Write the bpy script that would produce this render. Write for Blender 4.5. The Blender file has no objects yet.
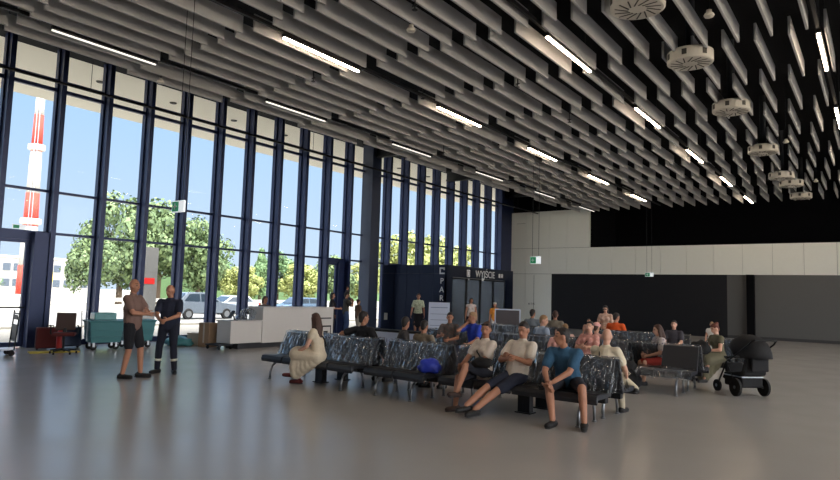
import bpy, bmesh, math, random
from mathutils import Vector as V, Matrix, noise
from math import sin, cos, pi, radians as R
random.seed(7)
C = bpy.context
COL = C.scene.collection

# ------------------------------------------------------------------ helpers
def S(r, g, b):
    f = lambda c: (c/255/12.92) if c/255 <= .04045 else ((c/255+.055)/1.055)**2.4
    return (f(r), f(g), f(b), 1)

def mat(name, col, rough=.6, metal=0.0, var=.06, scale=8.0, bump=0.0, bscale=60.0, spec=.5):
    m = bpy.data.materials.new(name); m.use_nodes = True
    nt = m.node_tree; n = nt.nodes; b = n['Principled BSDF']
    b.inputs['Roughness'].default_value = rough; b.inputs['Metallic'].default_value = metal
    b.inputs['Specular IOR Level'].default_value = spec
    tc = n.new('ShaderNodeTexCoord'); nz = n.new('ShaderNodeTexNoise'); nz.inputs['Scale'].default_value = scale
    nz.inputs['Detail'].default_value = 3
    nt.links.new(tc.outputs['Object'], nz.inputs['Vector'])
    mx = n.new('ShaderNodeMix'); mx.data_type = 'RGBA'
    mx.inputs['A'].default_value = tuple(c*(1-var) for c in col[:3])+(1,)
    mx.inputs['B'].default_value = tuple(min(1, c*(1+var)) for c in col[:3])+(1,)
    nt.links.new(nz.outputs['Fac'], mx.inputs['Factor']); nt.links.new(mx.outputs['Result'], b.inputs['Base Color'])
    if bump:
        nb = n.new('ShaderNodeTexNoise'); nb.inputs['Scale'].default_value = bscale
        bp = n.new('ShaderNodeBump'); bp.inputs['Strength'].default_value = bump; bp.inputs['Distance'].default_value = .02
        nt.links.new(tc.outputs['Object'], nb.inputs['Vector']); nt.links.new(nb.outputs['Fac'], bp.inputs['Height'])
        nt.links.new(bp.outputs['Normal'], b.inputs['Normal'])
    return m

def emis(name, col, st):
    m = bpy.data.materials.new(name); m.use_nodes = True
    b = m.node_tree.nodes['Principled BSDF']
    b.inputs['Base Color'].default_value = col; b.inputs['Emission Color'].default_value = col
    b.inputs['Emission Strength'].default_value = st
    return m

def clear(name, tint, gloss, rough=.02, bump=0.0, bscale=30):
    m = bpy.data.materials.new(name); m.use_nodes = True
    nt = m.node_tree; n = nt.nodes; n.remove(n['Principled BSDF'])
    t = n.new('ShaderNodeBsdfTransparent'); t.inputs['Color'].default_value = tint
    g = n.new('ShaderNodeBsdfGlossy'); g.inputs['Roughness'].default_value = rough
    x = n.new('ShaderNodeMixShader'); fr = n.new('ShaderNodeLayerWeight'); fr.inputs['Blend'].default_value = .5
    pw = n.new('ShaderNodeMath'); pw.operation = 'POWER'; pw.inputs[1].default_value = 4.5
    ad = n.new('ShaderNodeMath'); ad.operation = 'MULTIPLY_ADD'; ad.inputs[1].default_value = .9; ad.inputs[2].default_value = .035
    mm = n.new('ShaderNodeMath'); mm.operation = 'MULTIPLY'; mm.inputs[1].default_value = gloss; mm.use_clamp = True
    nt.links.new(fr.outputs['Facing'], pw.inputs[0]); nt.links.new(pw.outputs[0], ad.inputs[0]); nt.links.new(ad.outputs[0], mm.inputs[0]); nt.links.new(mm.outputs[0], x.inputs['Fac'])
    if bump:
        tc = n.new('ShaderNodeTexCoord'); nz = n.new('ShaderNodeTexNoise'); nz.inputs['Scale'].default_value = bscale
        bp = n.new('ShaderNodeBump'); bp.inputs['Strength'].default_value = bump; bp.inputs['Distance'].default_value = .03
        nt.links.new(tc.outputs['Object'], nz.inputs['Vector']); nt.links.new(nz.outputs['Fac'], bp.inputs['Height'])
        nt.links.new(bp.outputs['Normal'], g.inputs['Normal']); nt.links.new(bp.outputs['Normal'], fr.inputs['Normal'])
    nt.links.new(t.outputs[0], x.inputs[1]); nt.links.new(g.outputs[0], x.inputs[2])
    nt.links.new(x.outputs[0], n['Material Output'].inputs['Surface'])
    return m

class MB:
    def __init__(s): s.bm = bmesh.new()
    def box(s, x0, x1, y0, y1, z0, z1, bev=0):
        vs = [s.bm.verts.new((x, y, z)) for z in (z0, z1) for y in (y0, y1) for x in (x0, x1)]
        fs = [s.bm.faces.new([vs[i] for i in q]) for q in ((0,2,3,1),(4,5,7,6),(0,1,5,4),(2,6,7,3),(0,4,6,2),(1,3,7,5))]
        if bev:
            es = list({e for f in fs for e in f.edges})
            bmesh.ops.bevel(s.bm, geom=es, offset=bev, segments=2, affect='EDGES', profile=.5)
        return s
    def obox(s, c, sx, sy, sz, rot=None, bev=0):
        b = MB(); b.box(-sx/2, sx/2, -sy/2, sy/2, -sz/2, sz/2, bev)
        m = Matrix.Translation(V(c)) @ (rot.to_4x4() if rot else Matrix())
        s.merge(b, m); return s
    def merge(s, o, m=None):
        if m: bmesh.ops.transform(o.bm, matrix=m, verts=o.bm.verts[:])
        me = bpy.data.meshes.new('t'); o.bm.to_mesh(me); o.bm.free(); s.bm.from_mesh(me); bpy.data.meshes.remove(me)
        return s
    def rings(s, rings, closed=True, cap=True):
        L = [[s.bm.verts.new(p) for p in r] for r in rings]
        n = len(L[0])
        for a, b in zip(L, L[1:]):
            for i in range(n if closed else n-1):
                j = (i+1) % n
                s.bm.faces.new((a[i], a[j], b[j], b[i]))
        if cap and closed:
            s.bm.faces.new(L[0][::-1]); s.bm.faces.new(L[-1])
        return s
    def tube(s, pts, r, n=8):
        pts = [V(p) for p in pts]; rr = r if isinstance(r, (list, tuple)) else [r]*len(pts)
        rings = []; up = V((.13, .27, .95))
        for i, p in enumerate(pts):
            d = (pts[min(i+1, len(pts)-1)]-pts[max(i-1, 0)]).normalized()
            a = d.cross(up)
            if a.length < .05: a = d.cross(V((1, 0, 0)))
            a.normalize(); b = d.cross(a)
            rings.append([p+(a*cos(2*pi*k/n)+b*sin(2*pi*k/n))*rr[i] for k in range(n)])
        return s.rings(rings)
    def lathe(s, prof, c=(0,0,0), n=20, axis='z'):
        c = V(c); rings = []
        for r, h in prof:
            r = max(r, 1e-4)
            if axis == 'z': rings.append([c+V((r*cos(2*pi*k/n), r*sin(2*pi*k/n), h)) for k in range(n)])
            elif axis == 'x': rings.append([c+V((h, r*cos(2*pi*k/n), r*sin(2*pi*k/n))) for k in range(n)])
            else: rings.append([c+V((r*sin(2*pi*k/n), h, r*cos(2*pi*k/n))) for k in range(n)])
        return s.rings(rings)
    def prism(s, poly, x0, x1, bev=0):      # polygon in (y,z) pushed along x
        b = MB(); b.rings([[V((x0, y, z)) for y, z in poly], [V((x1, y, z)) for y, z in poly]])
        if bev: bmesh.ops.bevel(b.bm, geom=b.bm.edges[:], offset=bev, segments=2, affect='EDGES', profile=.5)
        return s.merge(b)
    def capsule(s, p0, p1, r0, r1, side=None, asp=1, n=12):
        p0 = V(p0); p1 = V(p1); d = p1-p0; L = d.length or 1e-4
        d = d/L if L > 1e-3 else V((0, 0, 1))
        a = V(side) if side is not None else d.orthogonal()
        a = a-d*a.dot(d)
        if a.length < 1e-3: a = d.orthogonal()
        a.normalize(); b = d.cross(a)
        prof = [(p0-d*r0*cos(t), r0*sin(t)) for t in (.12, .55, 1.05)]+[(p0, r0), (p1, r1)]+[(p1+d*r1*cos(t), r1*sin(t)) for t in (1.05, .55, .12)]
        return s.rings([[c+(a*cos(2*pi*k/n)*asp+b*sin(2*pi*k/n))*r for k in range(n)] for c, r in prof])
    def ell(s, c, rad, M=None, n=14, m=9):
        c = V(c); M = M or Matrix.Identity(3); rr = []
        for i in range(m+1):
            t = max(.06, min(pi-.06, pi*i/m))
            rr.append([c+M@V((rad[0]*sin(t)*cos(2*pi*k/n), rad[1]*sin(t)*sin(2*pi*k/n), -rad[2]*cos(t))) for k in range(n)])
        return s.rings(rr)
    def mesh(s, name, smooth=False):
        bmesh.ops.recalc_face_normals(s.bm, faces=s.bm.faces[:])
        me = bpy.data.meshes.new(name); s.bm.to_mesh(me); s.bm.free()
        if smooth:
            for p in me.polygons: p.use_smooth = True
        return me
    def build(s, name, m, parent=None, smooth=False):
        me = s.mesh(name, smooth); me.materials.append(m)
        o = bpy.data.objects.new(name, me); COL.objects.link(o)
        if parent: o.parent = parent
        return o

def tag(o, label=None, cat=None, group=None, kind=None):
    if label: o['label'] = label
    if cat: o['category'] = cat
    if group: o['group'] = group
    if kind: o['kind'] = kind
    return o
def struct(o): o['kind'] = 'structure'; return o
def empty(name, loc, rz=0, **k):
    o = bpy.data.objects.new(name, None); COL.objects.link(o); o.location = loc; o.rotation_euler = (0, 0, rz)
    return tag(o, **k)
def put(o, loc, rz=0): o.location = loc; o.rotation_euler = (0, 0, rz); return o
def copy_tree(o, parent=None):
    c = o.copy(); COL.objects.link(c); c.parent = parent
    for ch in list(o.children): copy_tree(ch, c)
    return c
def text(body, size, name, m, parent, M):
    cu = bpy.data.curves.new('t', 'FONT'); cu.body = body; cu.size = size; cu.extrude = .006; cu.align_x = 'CENTER'; cu.align_y = 'CENTER'
    o = bpy.data.objects.new('t', cu); COL.objects.link(o)
    me = bpy.data.meshes.new_from_object(o.evaluated_get(C.evaluated_depsgraph_get()))
    bpy.data.objects.remove(o); me.materials.clear(); me.materials.append(m)
    t = bpy.data.objects.new(name, me); COL.objects.link(t); t.parent = parent; t.matrix_local = M
    return t
ONES = ['', 'first', 'second', 'third', 'fourth', 'fifth', 'sixth', 'seventh', 'eighth', 'ninth', 'tenth', 'eleventh', 'twelfth',
        'thirteenth', 'fourteenth', 'fifteenth', 'sixteenth', 'seventeenth', 'eighteenth', 'nineteenth', 'twentieth']
def nth(i):
    if i <= 20: return ONES[i]
    return ('thirty' if i >= 30 else 'twenty')+('-'+ONES[i % 10] if i % 10 else '') if i != 30 else 'thirtieth'

# ------------------------------------------------------------------ materials
M = {}
M['frame'] = mat('navy_frame', S(34, 46, 82), .35, .3)
M['pillar'] = mat('pillar_paint', S(52, 60, 80), .45, .1)
M['glass'] = clear('window_glass', (.95, .97, .98, 1), .10)
M['white'] = mat('white_panel', S(236, 238, 230), .5, var=.02)
M['seam'] = mat('panel_seam', S(120, 124, 120), .8)
M['black'] = mat('black_void', S(14, 14, 17), .9, spec=.1)
M['blackwall'] = mat('black_shutter', S(28, 29, 33), .6, spec=.3)
M['greywall'] = mat('grey_wall', S(96, 96, 95), .8, var=.04)
M['skirt'] = mat('dark_skirting', S(60, 60, 62), .7)
M['deck'] = mat('dark_deck', S(24, 25, 28), .9, spec=.1)
M['baffle'] = mat('felt_baffle', S(180, 181, 182), .9, var=.03, scale=5, spec=.1)
M['ledwhite'] = emis('led_tube', (1, .78, .56, 1), 30)
M['leddim'] = emis('led_strip_dim', (1, .95, .88, 1), .7)
M['dark'] = mat('dark_metal', S(32, 34, 38), .45, .5)
M['track'] = mat('dark_track', S(22, 23, 26), .6)
M['steel'] = mat('brushed_steel', S(165, 168, 172), .3, .9)
M['offwhite'] = mat('offwhite_plastic', S(196, 192, 182), .5)
M['slot'] = mat('diffuser_slot', S(70, 68, 64), .8)
M['seat'] = mat('black_seat_leather', S(34, 37, 44), .42, bump=.15, bscale=25)
M['beam'] = mat('black_beam', S(26, 27, 30), .5, .3)
M['leg'] = mat('grey_leg', S(140, 142, 146), .35, .8)
M['wrap'] = clear('plastic_wrap', (.86, .88, .90, 1), 2.6, .14, .5, 18)
def film(name):                      # clear film with sharp diagonal creases
    m = clear(name, (.88, .90, .92, 1), 2.2, .13, 1.0, 5); n = m.node_tree.nodes; L = m.node_tree.links
    nz = next(q for q in n if q.type == 'TEX_NOISE'); bp = next(q for q in n if q.type == 'BUMP'); tc = next(q for q in n if q.type == 'TEX_COORD')
    mp = n.new('ShaderNodeMapping'); mp.inputs['Scale'].default_value = (1.6, 1, .45); mp.inputs['Rotation'].default_value = (0, .5, 0)
    L.new(tc.outputs['Object'], mp.inputs['Vector']); L.new(mp.outputs[0], nz.inputs['Vector']); nz.inputs['Detail'].default_value = 3
    h = nz.outputs['Fac']
    for op, v in (('SUBTRACT', .5), ('ABSOLUTE', 0), ('MULTIPLY', -5), ('ADD', 1), ('MAXIMUM', 0), ('POWER', 2)):
        q = n.new('ShaderNodeMath'); q.operation = op; q.inputs[1].default_value = v; L.new(h, q.inputs[0]); h = q.outputs[0]
    L.new(h, bp.inputs['Height']); bp.inputs['Distance'].default_value = .05
    out = n['Material Output']
    a = out.inputs['Surface'].links[0].from_socket; d = n.new('ShaderNodeBsdfDiffuse'); d.inputs['Color'].default_value = (.85, .88, .92, 1)
    x = n.new('ShaderNodeMixShader'); x.inputs['Fac'].default_value = .015
    L.new(a, x.inputs[1]); L.new(d.outputs[0], x.inputs[2]); L.new(x.outputs[0], out.inputs['Surface'])
    return m
M['wrap'] = film('crinkled_film')
def frosted(m):
    n = m.node_tree.nodes; L = m.node_tree.links; out = n['Material Output']; a = out.inputs['Surface'].links[0].from_socket
    d = n.new('ShaderNodeBsdfDiffuse'); d.inputs['Color'].default_value = S(168, 186, 206); x = n.new('ShaderNodeMixShader'); x.inputs['Fac'].default_value = .22
    L.new(a, x.inputs[1]); L.new(d.outputs[0], x.inputs[2]); L.new(x.outputs[0], out.inputs['Surface'])
M['navy'] = mat('navy_cladding', S(30, 39, 60), .28, .55)
M['doorglass'] = clear('door_glass', (.45, .5, .56, 1), 4.0, .05)
frosted(M['doorglass'])
M['sign'] = mat('white_sign', S(225, 228, 230), .5, var=.01)
M['signlit'] = emis('sign_white', (.8, .86, .9, 1), .45)
M['green'] = emis('exit_green', S(30, 120, 80), .35)
M['counter'] = mat('white_counter', S(214, 210, 206), .5, var=.02)
M['plinth'] = mat('counter_plinth', S(40, 42, 48), .6)
M['soffit'] = mat('canopy_soffit', S(240, 234, 216), .7, var=.02)
M['pave'] = mat('pale_paving', S(146, 141, 131), .9, scale=.6)
M['asphalt'] = mat('pale_asphalt', S(116, 115, 112), .9, scale=.5)
M['kerb'] = mat('kerb_stone', S(160, 157, 150), .9)
M['concrete'] = mat('white_render', S(158, 157, 153), .8, var=.03)
M['winfar'] = mat('far_window', S(66, 76, 88), .3)
M['red'] = mat('chimney_red', S(176, 52, 36), .7)
M['chwhite'] = mat('chimney_white', S(168, 167, 163), .7)
M['bark'] = mat('bark', S(88, 74, 60), .9)
M['carsilver'] = mat('silver_paint', S(118, 128, 140), .25, .4)
M['cardark'] = mat('bluegrey_paint', S(90, 110, 130), .25, .4)
M['carwhite'] = mat('white_paint', S(160, 166, 170), .25, .1)
M['carglass'] = mat('car_glass', S(40, 50, 60), .08)
M['rubber'] = mat('rubber', S(22, 22, 24), .8)
M['teal'] = mat('teal_plastic', S(66, 128, 134), .45)
M['tealfilm'] = mat('teal_film', S(96, 160, 164), .3, bump=.4, bscale=12)
M['carton'] = mat('cardboard', S(150, 122, 96), .85)
M['redpaint'] = mat('red_paint', S(178, 34, 32), .4)
M['redfab'] = mat('maroon_fabric', S(92, 36, 36), .9)
M['brownfab'] = mat('brown_fabric', S(74, 58, 54), .8)
M['screen'] = mat('display_panel', S(88, 84, 88), .3)
M['board'] = mat('pale_board', S(190, 200, 222), .5, var=.02)
M['boardline'] = mat('board_line', S(120, 134, 165), .6)
M['blackfab'] = mat('black_fabric', S(20, 20, 23), .85, bump=.2)
M['bluefab'] = mat('blue_bag', S(40, 62, 190), .5, bump=.3, bscale=15)
M['yellowmat'] = mat('yellow_board', S(190, 170, 60), .7)
M['reflect'] = mat('reflective_tape', S(205, 205, 190), .4)
M['tan'] = mat('tan_bag', S(188, 176, 158), .8)
M['bottle'] = clear('bottle_plastic', (.9, .93, .95, 1), 2.0, .1)

def leafmat(name, a, b):
    m = bpy.data.materials.new(name); m.use_nodes = True; nt = m.node_tree; n = nt.nodes; p = n['Principled BSDF']
    g = n.new('ShaderNodeNewGeometry'); r = n.new('ShaderNodeValToRGB')
    r.color_ramp.elements[0].color = a; r.color_ramp.elements[1].color = b
    nt.links.new(g.outputs['Random Per Island'], r.inputs[0]); nt.links.new(r.outputs[0], p.inputs['Base Color'])
    p.inputs['Roughness'].default_value = .7
    return m
M['leafA'] = leafmat('leaf_mid', S(62, 84, 50), S(104, 122, 78))
M['leafB'] = leafmat('leaf_yellow', S(112, 122, 62), S(156, 162, 98))
M['leafC'] = leafmat('leaf_dark', S(62, 92, 58), S(112, 140, 92))

# floor: poured floor, faint cloudiness
def floor_mat():
    m = mat('poured_floor', S(172, 169, 167), .3, var=.05, scale=.5)
    n = m.node_tree.nodes; b = n['Principled BSDF']
    nz = n.new('ShaderNodeTexNoise'); nz.inputs['Scale'].default_value = 1.2; nz.inputs['Detail'].default_value = 5
    mr = n.new('ShaderNodeMapRange'); mr.inputs['To Min'].default_value = .17; mr.inputs['To Max'].default_value = .30
    tc = n.new('ShaderNodeTexCoord')
    m.node_tree.links.new(tc.outputs['Object'], nz.inputs['Vector'])
    m.node_tree.links.new(nz.outputs['Fac'], mr.inputs['Value']); m.node_tree.links.new(mr.outputs['Result'], b.inputs['Roughness'])
    return m
M['floor'] = floor_mat()

# ------------------------------------------------------------------ people
def fuse(bm_mb, voxel, smooth=4, fac=.5):
    me = bm_mb.mesh('t'); o = bpy.data.objects.new('t', me); COL.objects.link(o)
    r = o.modifiers.new('r', 'REMESH'); r.mode = 'VOXEL'; r.voxel_size = voxel
    s = o.modifiers.new('s', 'SMOOTH'); s.factor = fac; s.iterations = smooth
    dg = C.evaluated_depsgraph_get()
    out = bpy.data.meshes.new_from_object(o.evaluated_get(dg))
    bpy.data.objects.remove(o); bpy.data.meshes.remove(me)
    for p in out.polygons: p.use_smooth = True
    return out
def ik(a, t, l1, l2, hint):
    d = t-a; D = d.length
    mx = (l1+l2)*.995
    if D > mx: t = a+d*(mx/D); d = t-a; D = mx
    if D < abs(l1-l2)+.02: D = abs(l1-l2)+.02
    u = d.normalized(); x = (l1*l1-l2*l2+D*D)/(2*D); h = math.sqrt(max(0, l1*l1-x*x))
    p = hint-u*hint.dot(u); p = p.normalized() if p.length > 1e-4 else u.orthogonal().normalized()
    return a+u*x+p*h, t
SK = {}
def skin(k):
    cols = {'tan': (176, 124, 98), 'fair': (206, 158, 134), 'deep': (140, 92, 70)}
    if k not in SK: SK[k] = mat('skin_'+k, S(*cols[k]), .55, var=.05, scale=20)
    return SK[k]
CM = {}
def cloth(rgb, pat=None):
    key = (rgb, pat)
    if key not in CM:
        m = mat('cloth_%d' % len(CM), S(*rgb), .88, var=.12, scale=14, bump=.25, bscale=40)
        if pat:
            n = m.node_tree.nodes; vo = n.new('ShaderNodeTexVoronoi'); vo.inputs['Scale'].default_value = 22
            tc = n.new('ShaderNodeTexCoord'); m.node_tree.links.new(tc.outputs['Object'], vo.inputs['Vector'])
            ra = n.new('ShaderNodeValToRGB'); ra.color_ramp.elements[0].position = .25; ra.color_ramp.elements[1].position = .4
            ra.color_ramp.elements[0].color = S(*pat); ra.color_ramp.elements[1].color = S(*rgb)
            m.node_tree.links.new(vo.outputs['Distance'], ra.inputs[0])
            m.node_tree.links.new(ra.outputs[0], n['Principled BSDF'].inputs['Base Color'])
        CM[key] = m
    return CM[key]
EYE = mat('eye', S(64, 48, 42), .3); LIP = mat('lip', S(150, 84, 76), .5); BROW = mat('brow', S(96, 70, 58), .9)
SHOE = mat('black_shoe', S(18, 18, 20), .6); SOLE = mat('dark_sole', S(60, 60, 62), .7)
HAIRS = {'dark': mat('hair_dark', S(34, 26, 24), .6, bump=.5, bscale=50), 'brown': mat('hair_brown', S(70, 46, 36), .6, bump=.5, bscale=50),
         'auburn': mat('hair_auburn', S(98, 50, 36), .6, bump=.5, bscale=50), 'grey': mat('hair_grey', S(120, 112, 106), .7, bump=.5, bscale=50),
         'fair': mat('hair_fair', S(150, 118, 84), .6, bump=.5, bscale=50)}

def person(label, loc, rot, s=1.0, sit=True, seat=.445, lean=0, side=0, twist=0, head=(0, 0), La=None, Ra=None, Lk=None, Rk=None,
           Lh=None, Rh=None, Le=None, Re=None, fem=False, bulk=1.0, sk='tan', hair=('short', 'dark'), top=('tee', (120, 120, 120), None),
           bottom=('trousers', (40, 44, 60)), shoes=True, shoe_mat=None, vox=.013, cat='person', group=None, cap=None, glasses=False,
           fist=.6, extras=None):
    P3 = lambda t: V((t[0], -t[1], t[2]))
    hz = (seat+.10*s) if sit else .93*s
    P = V((0, 0, hz))
    la, sd, tw = R(lean), R(side), R(twist)
    t = V((sin(sd), -sin(la)*cos(sd), cos(la)*cos(sd))).normalized()
    sv = V((1, 0, 0)); sv2 = V((cos(tw), -sin(tw), 0)); sv2 = (sv2-t*sv2.dot(t)).normalized()
    fw2 = t.cross(sv2)*1.0
    if fw2.y > 0 and abs(twist) < 90: fw2 = -fw2
    N = P+t*.50*s
    sw = (.160 if fem else .182)*s; hw = (.098 if fem else .09)*s
    shL = N-t*.05*s+sv2*sw; shR = N-t*.05*s-sv2*sw
    hy = tw*.6+R(head[0]); hp = R(head[1])
    hf = V((sin(hy)*cos(hp), -cos(hy)*cos(hp), sin(hp)))
    hs = V((cos(hy), sin(hy), 0)); hu = hf.cross(hs)
    if hu.z < 0: hu = -hu
    hs = hu.cross(-hf) if False else hs
    nk = (t*.55+V((0, 0, .45))).normalized()
    Hc = N+nk*.175*s+hf*.018*s
    HM = Matrix((hs, -hf, hu)).transposed()      # columns: right-ish, back, up
    hl = lambda x, f, u: Hc+(hs*x+hf*f+hu*u)*s
    hipL = P+sv*hw; hipR = P-sv*hw
    if sit:
        La = La or (.13, .46, .09); Ra = Ra or (-.13, .46, .09)
        Lh = Lh or (.13, .30, hz/s+.10); Rh = Rh or (-.13, .30, hz/s+.10)
        dk = (0, .5, .8)
    else:
        La = La or (.10, 0, .09); Ra = Ra or (-.10, 0, .09)
        Lh = Lh or (.26, .08, .80); Rh = Rh or (-.26, .08, .80)
        dk = (0, 1, 0)
    aL, aR = P3(La)*s, P3(Ra)*s
    kL, aL = ik(hipL, aL, .43*s, .42*s, P3(Lk or (dk[0]+.15, dk[1], dk[2]))); kR, aR = ik(hipR, aR, .43*s, .42*s, P3(Rk or (dk[0]-.15, dk[1], dk[2])))
    eL, wL = ik(shL, P3(Lh)*s, .29*s, .255*s, P3(Le or (.5, -.5, -.4))); eR, wR = ik(shR, P3(Rh)*s, .29*s, .255*s, P3(Re or (-.5, -.5, -.4)))
    b = bulk
    def torso(mb, g, low=True, top_=True):
        if low: mb.capsule(P-t*.015*s, P+t*.12*s, (.112*(1.05 if fem else 1))*s+g, .105*s*b+g, sv, 1.42)
        mb.capsule(P+t*.10*s, P+t*.27*s, .105*s*b+g, .108*s*(.93 if fem else b)+g, sv, 1.32)
        if top_:
            mb.capsule(P+t*.27*s, P+t*.40*s, .110*s*(.95 if fem else b)+g, .098*s+g, sv2, 1.45)
            if fem: 
                for q in (-1, 1): mb.ell(P+t*.34*s+fw2*.085*s+sv2*q*.07*s, ((.055*s+g),)*3)
            mb.capsule(shL-t*.01*s, shR-t*.01*s, .058*s+g, .058*s+g)
            mb.capsule(N-t*.06*s, N+t*.0*s, .085*s+g*.6, .058*s+g*.4, sv2, 1.3)
    def arm(mb, a, e, w, g, upto=2.0, skip=0):
        if upto <= 1: 
            q = a.lerp(e, upto); mb.capsule(a, q, .055*s+g, .052*s+g*1.3)
        else:
            mb.capsule(a, e, .053*s+g, .042*s+g); mb.capsule(e, e.lerp(w, upto-1), .043*s+g, .031*s+g)
    def leg(mb, h, k, a, g, upto=2.0):
        th = .085*s*(.5+.5*b)
        if upto <= 1: mb.capsule(h, h.lerp(k, upto), th+g, (.085-.026*upto)*s+g*1.5)
        else:
            mb.capsule(h, k, th+g, .057*s+g); c = k.lerp(a, .3)
            mb.capsule(k, c, .055*s+g, .057*s+g); mb.capsule(c, k.lerp(a, min(1, upto-1)), .057*s+g, (.057-.018*min(1, upto-1))*s+g)
    mb = MB(); torso(mb, 0)
    mb.capsule(N-t*.02*s, Hc-hu*.05*s-hf*.015*s, .056*s, .05*s)
    mb.ell(hl(0, -.008, .012), (.074*s, .093*s, .108*s), HM)
    mb.ell(hl(0, .030, -.055), (.054*s, .058*s, .062*s), HM)
    mb.capsule(hl(0, .080, .008), hl(0, .100, -.024), .011*s, .017*s)
    mb.capsule(hl(-.03, .078, .030), hl(.03, .078, .030), .012*s, .012*s)
    mb.capsule(hl(-.016, .082, -.060), hl(.016, .082, -.060), .011*s, .011*s)
    for q in (-1, 1): mb.ell(hl(q*.078, -.010, -.008), (.013*s, .022*s, .034*s), HM)
    hands = []
    for a, e, w, q in ((shL, eL, wL, 1), (shR, eR, wR, -1)):
        arm(mb, a, e, w, 0)
        d = (w-e).normalized(); inn = -V((1, 0, 0))*q
        nrm = inn-d*inn.dot(d); nrm = nrm.normalized() if nrm.length > .1 else d.orthogonal().normalized()
        sid = d.cross(nrm).normalized()
        if sid.dot(V((0, -1, .6))) < 0: sid = -sid          # thumb side: forward / up
        mb.capsule(w+d*.015*s, w+d*.075*s, .015*s, .0165*s, sid, 2.3)
        hands.append((w, d, nrm, sid))
    for h, k, a in ((hipL, kL, aL), (hipR, kR, aR)):
        leg(mb, h, k, a, 0)
    feet = []
    for k, a in ((kL, aL), (kR, aR)):
        sh = (a-k).normalized(); f = V((sv.x*0, -1, 0)); kd = V((a.x-P.x, a.y-P.y, 0))
        kk = V((k.x-P.x, k.y-P.y, 0))
        f = (kk.normalized()*.6+V((0, -1, 0))).normalized() if kk.length > .15 else f
        if a.z > .16*s: f = (f+V((0, 0, -.35))).normalized(); f = (f-sh*f.dot(sh)*.75).normalized()
        toe = a+f*.155*s+V((0, 0, -.055*s)) ; heel = a-f*.045*s+V((0, 0, -.045*s))
        if a.z <= .16*s: toe.z = max(.028*s, a.z-.062*s); heel.z = max(.036*s, a.z-.05*s)
        mb.capsule(a, heel, .036*s, .034*s); mb.capsule(heel, toe, .034*s, .026*s, f.cross(V((0, 0, 1))), 1.35)
        feet.append((a, heel, toe, f))
    me = fuse(mb, vox)
    me.materials.append(skin(sk)); me.materials.append(EYE); me.materials.append(LIP); me.materials.append(BROW)
    for p in me.polygons:
        r = p.center-Hc; x, f, u = r.dot(hs)/s, r.dot(hf)/s, r.dot(hu)/s
        if f > .055 and abs(abs(x)-.033) < .011 and abs(u-.008) < .0065: p.material_index = 1
        elif f > .05 and abs(abs(x)-.034) < .018 and abs(u-.036) < .0045: p.material_index = 3
        elif f > .06 and abs(x) < .024 and abs(u+.060) < .008: p.material_index = 2
    fb = MB(); fb.bm.from_mesh(me)
    for w, d, nrm, sid in hands:
        for i, (off, ln) in enumerate(((-.030, .068), (-.010, .080), (.010, .086), (.029, .078))):
            r0 = w+d*.088*s+sid*off*s; p1 = r0+(d*(1-fist*.4)+nrm*fist*.5).normalized()*ln*.5*s
            p2 = p1+(d*(1-fist)+nrm*fist).normalized()*ln*.5*s
            fb.tube([r0-d*.02*s, r0, p1, p2], [.0095*s, .0092*s, .0085*s, .0065*s], 6)
        r0 = w+d*.03*s+sid*.032*s; p1 = r0+(sid*.8+d*.7).normalized()*.036*s; p2 = p1+(d+nrm*.4+sid*.1).normalized()*.032*s
        fb.tube([r0-sid*.01*s, r0, p1, p2], [.012*s, .0115*s, .0105*s, .008*s], 6)
    mats = list(me.materials); me2 = fb.mesh('person', True)
    for m_ in mats: me2.materials.append(m_)
    bpy.data.meshes.remove(me)
    o = bpy.data.objects.new('person', me2); COL.objects.link(o); put(o, loc, R(rot)); tag(o, label, cat, group)
    def child(name, mesh, m):
        mesh.materials.clear(); mesh.materials.append(m); c = bpy.data.objects.new(name, mesh); COL.objects.link(c); c.parent = o; return c
    # clothing
    kind, col, pat = top
    if kind:
        mb = MB(); g = .016*s; torso(mb, g)
        up = {'tee': .62, 'long': 1.93, 'tank': 0, 'dress': .3, 'cap': .38}[kind]
        if up:
            for a, e, w in ((shL, eL, wL), (shR, eR, wR)): arm(mb, a, e, w, g, up)
        if kind == 'dress':
            skirt(mb, P, kL, kR, aL, aR, s, sit, bottom[2] if len(bottom) > 2 else .7)
        child('dress' if kind == 'dress' else 'shirt', fuse(mb, vox, 12 if kind == 'dress' else 3), cloth(col, pat))
    bk = bottom[0]
    if bk in ('trousers', 'shorts', 'cropped'):
        mb = MB(); g = .012*s; mb.capsule(P-t*.02*s, P+t*.09*s, .112*s+g, .104*s*max(1, b*.98)+g, sv, 1.42)
        up = {'trousers': 2.0, 'shorts': .86, 'cropped': 1.55}[bk]
        for h, k, a in ((hipL, kL, aL), (hipR, kR, aR)): leg(mb, h, k, a, g, up)
        child(bk if bk != 'cropped' else 'trousers', fuse(mb, vox, 3), cloth(bottom[1]))
        if len(bottom) > 2 and bottom[2] == 'tape':
            for k, a in ((kL, aL), (kR, aR)):
                q0, q1 = k.lerp(a, .52), k.lerp(a, .62); mb = MB(); mb.tube([q0, q1], [.070*s, .067*s], 14)
                mb.build('reflective_band', M['reflect'], o, True)
    elif bk == 'skirt':
        mb = MB(); mb.capsule(P-t*.02*s, P+t*.09*s, .128*s, .118*s, sv, 1.42); skirt(mb, P, kL, kR, aL, aR, s, sit, bottom[2])
        child('skirt', fuse(mb, vox, 3), cloth(bottom[1]))
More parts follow.
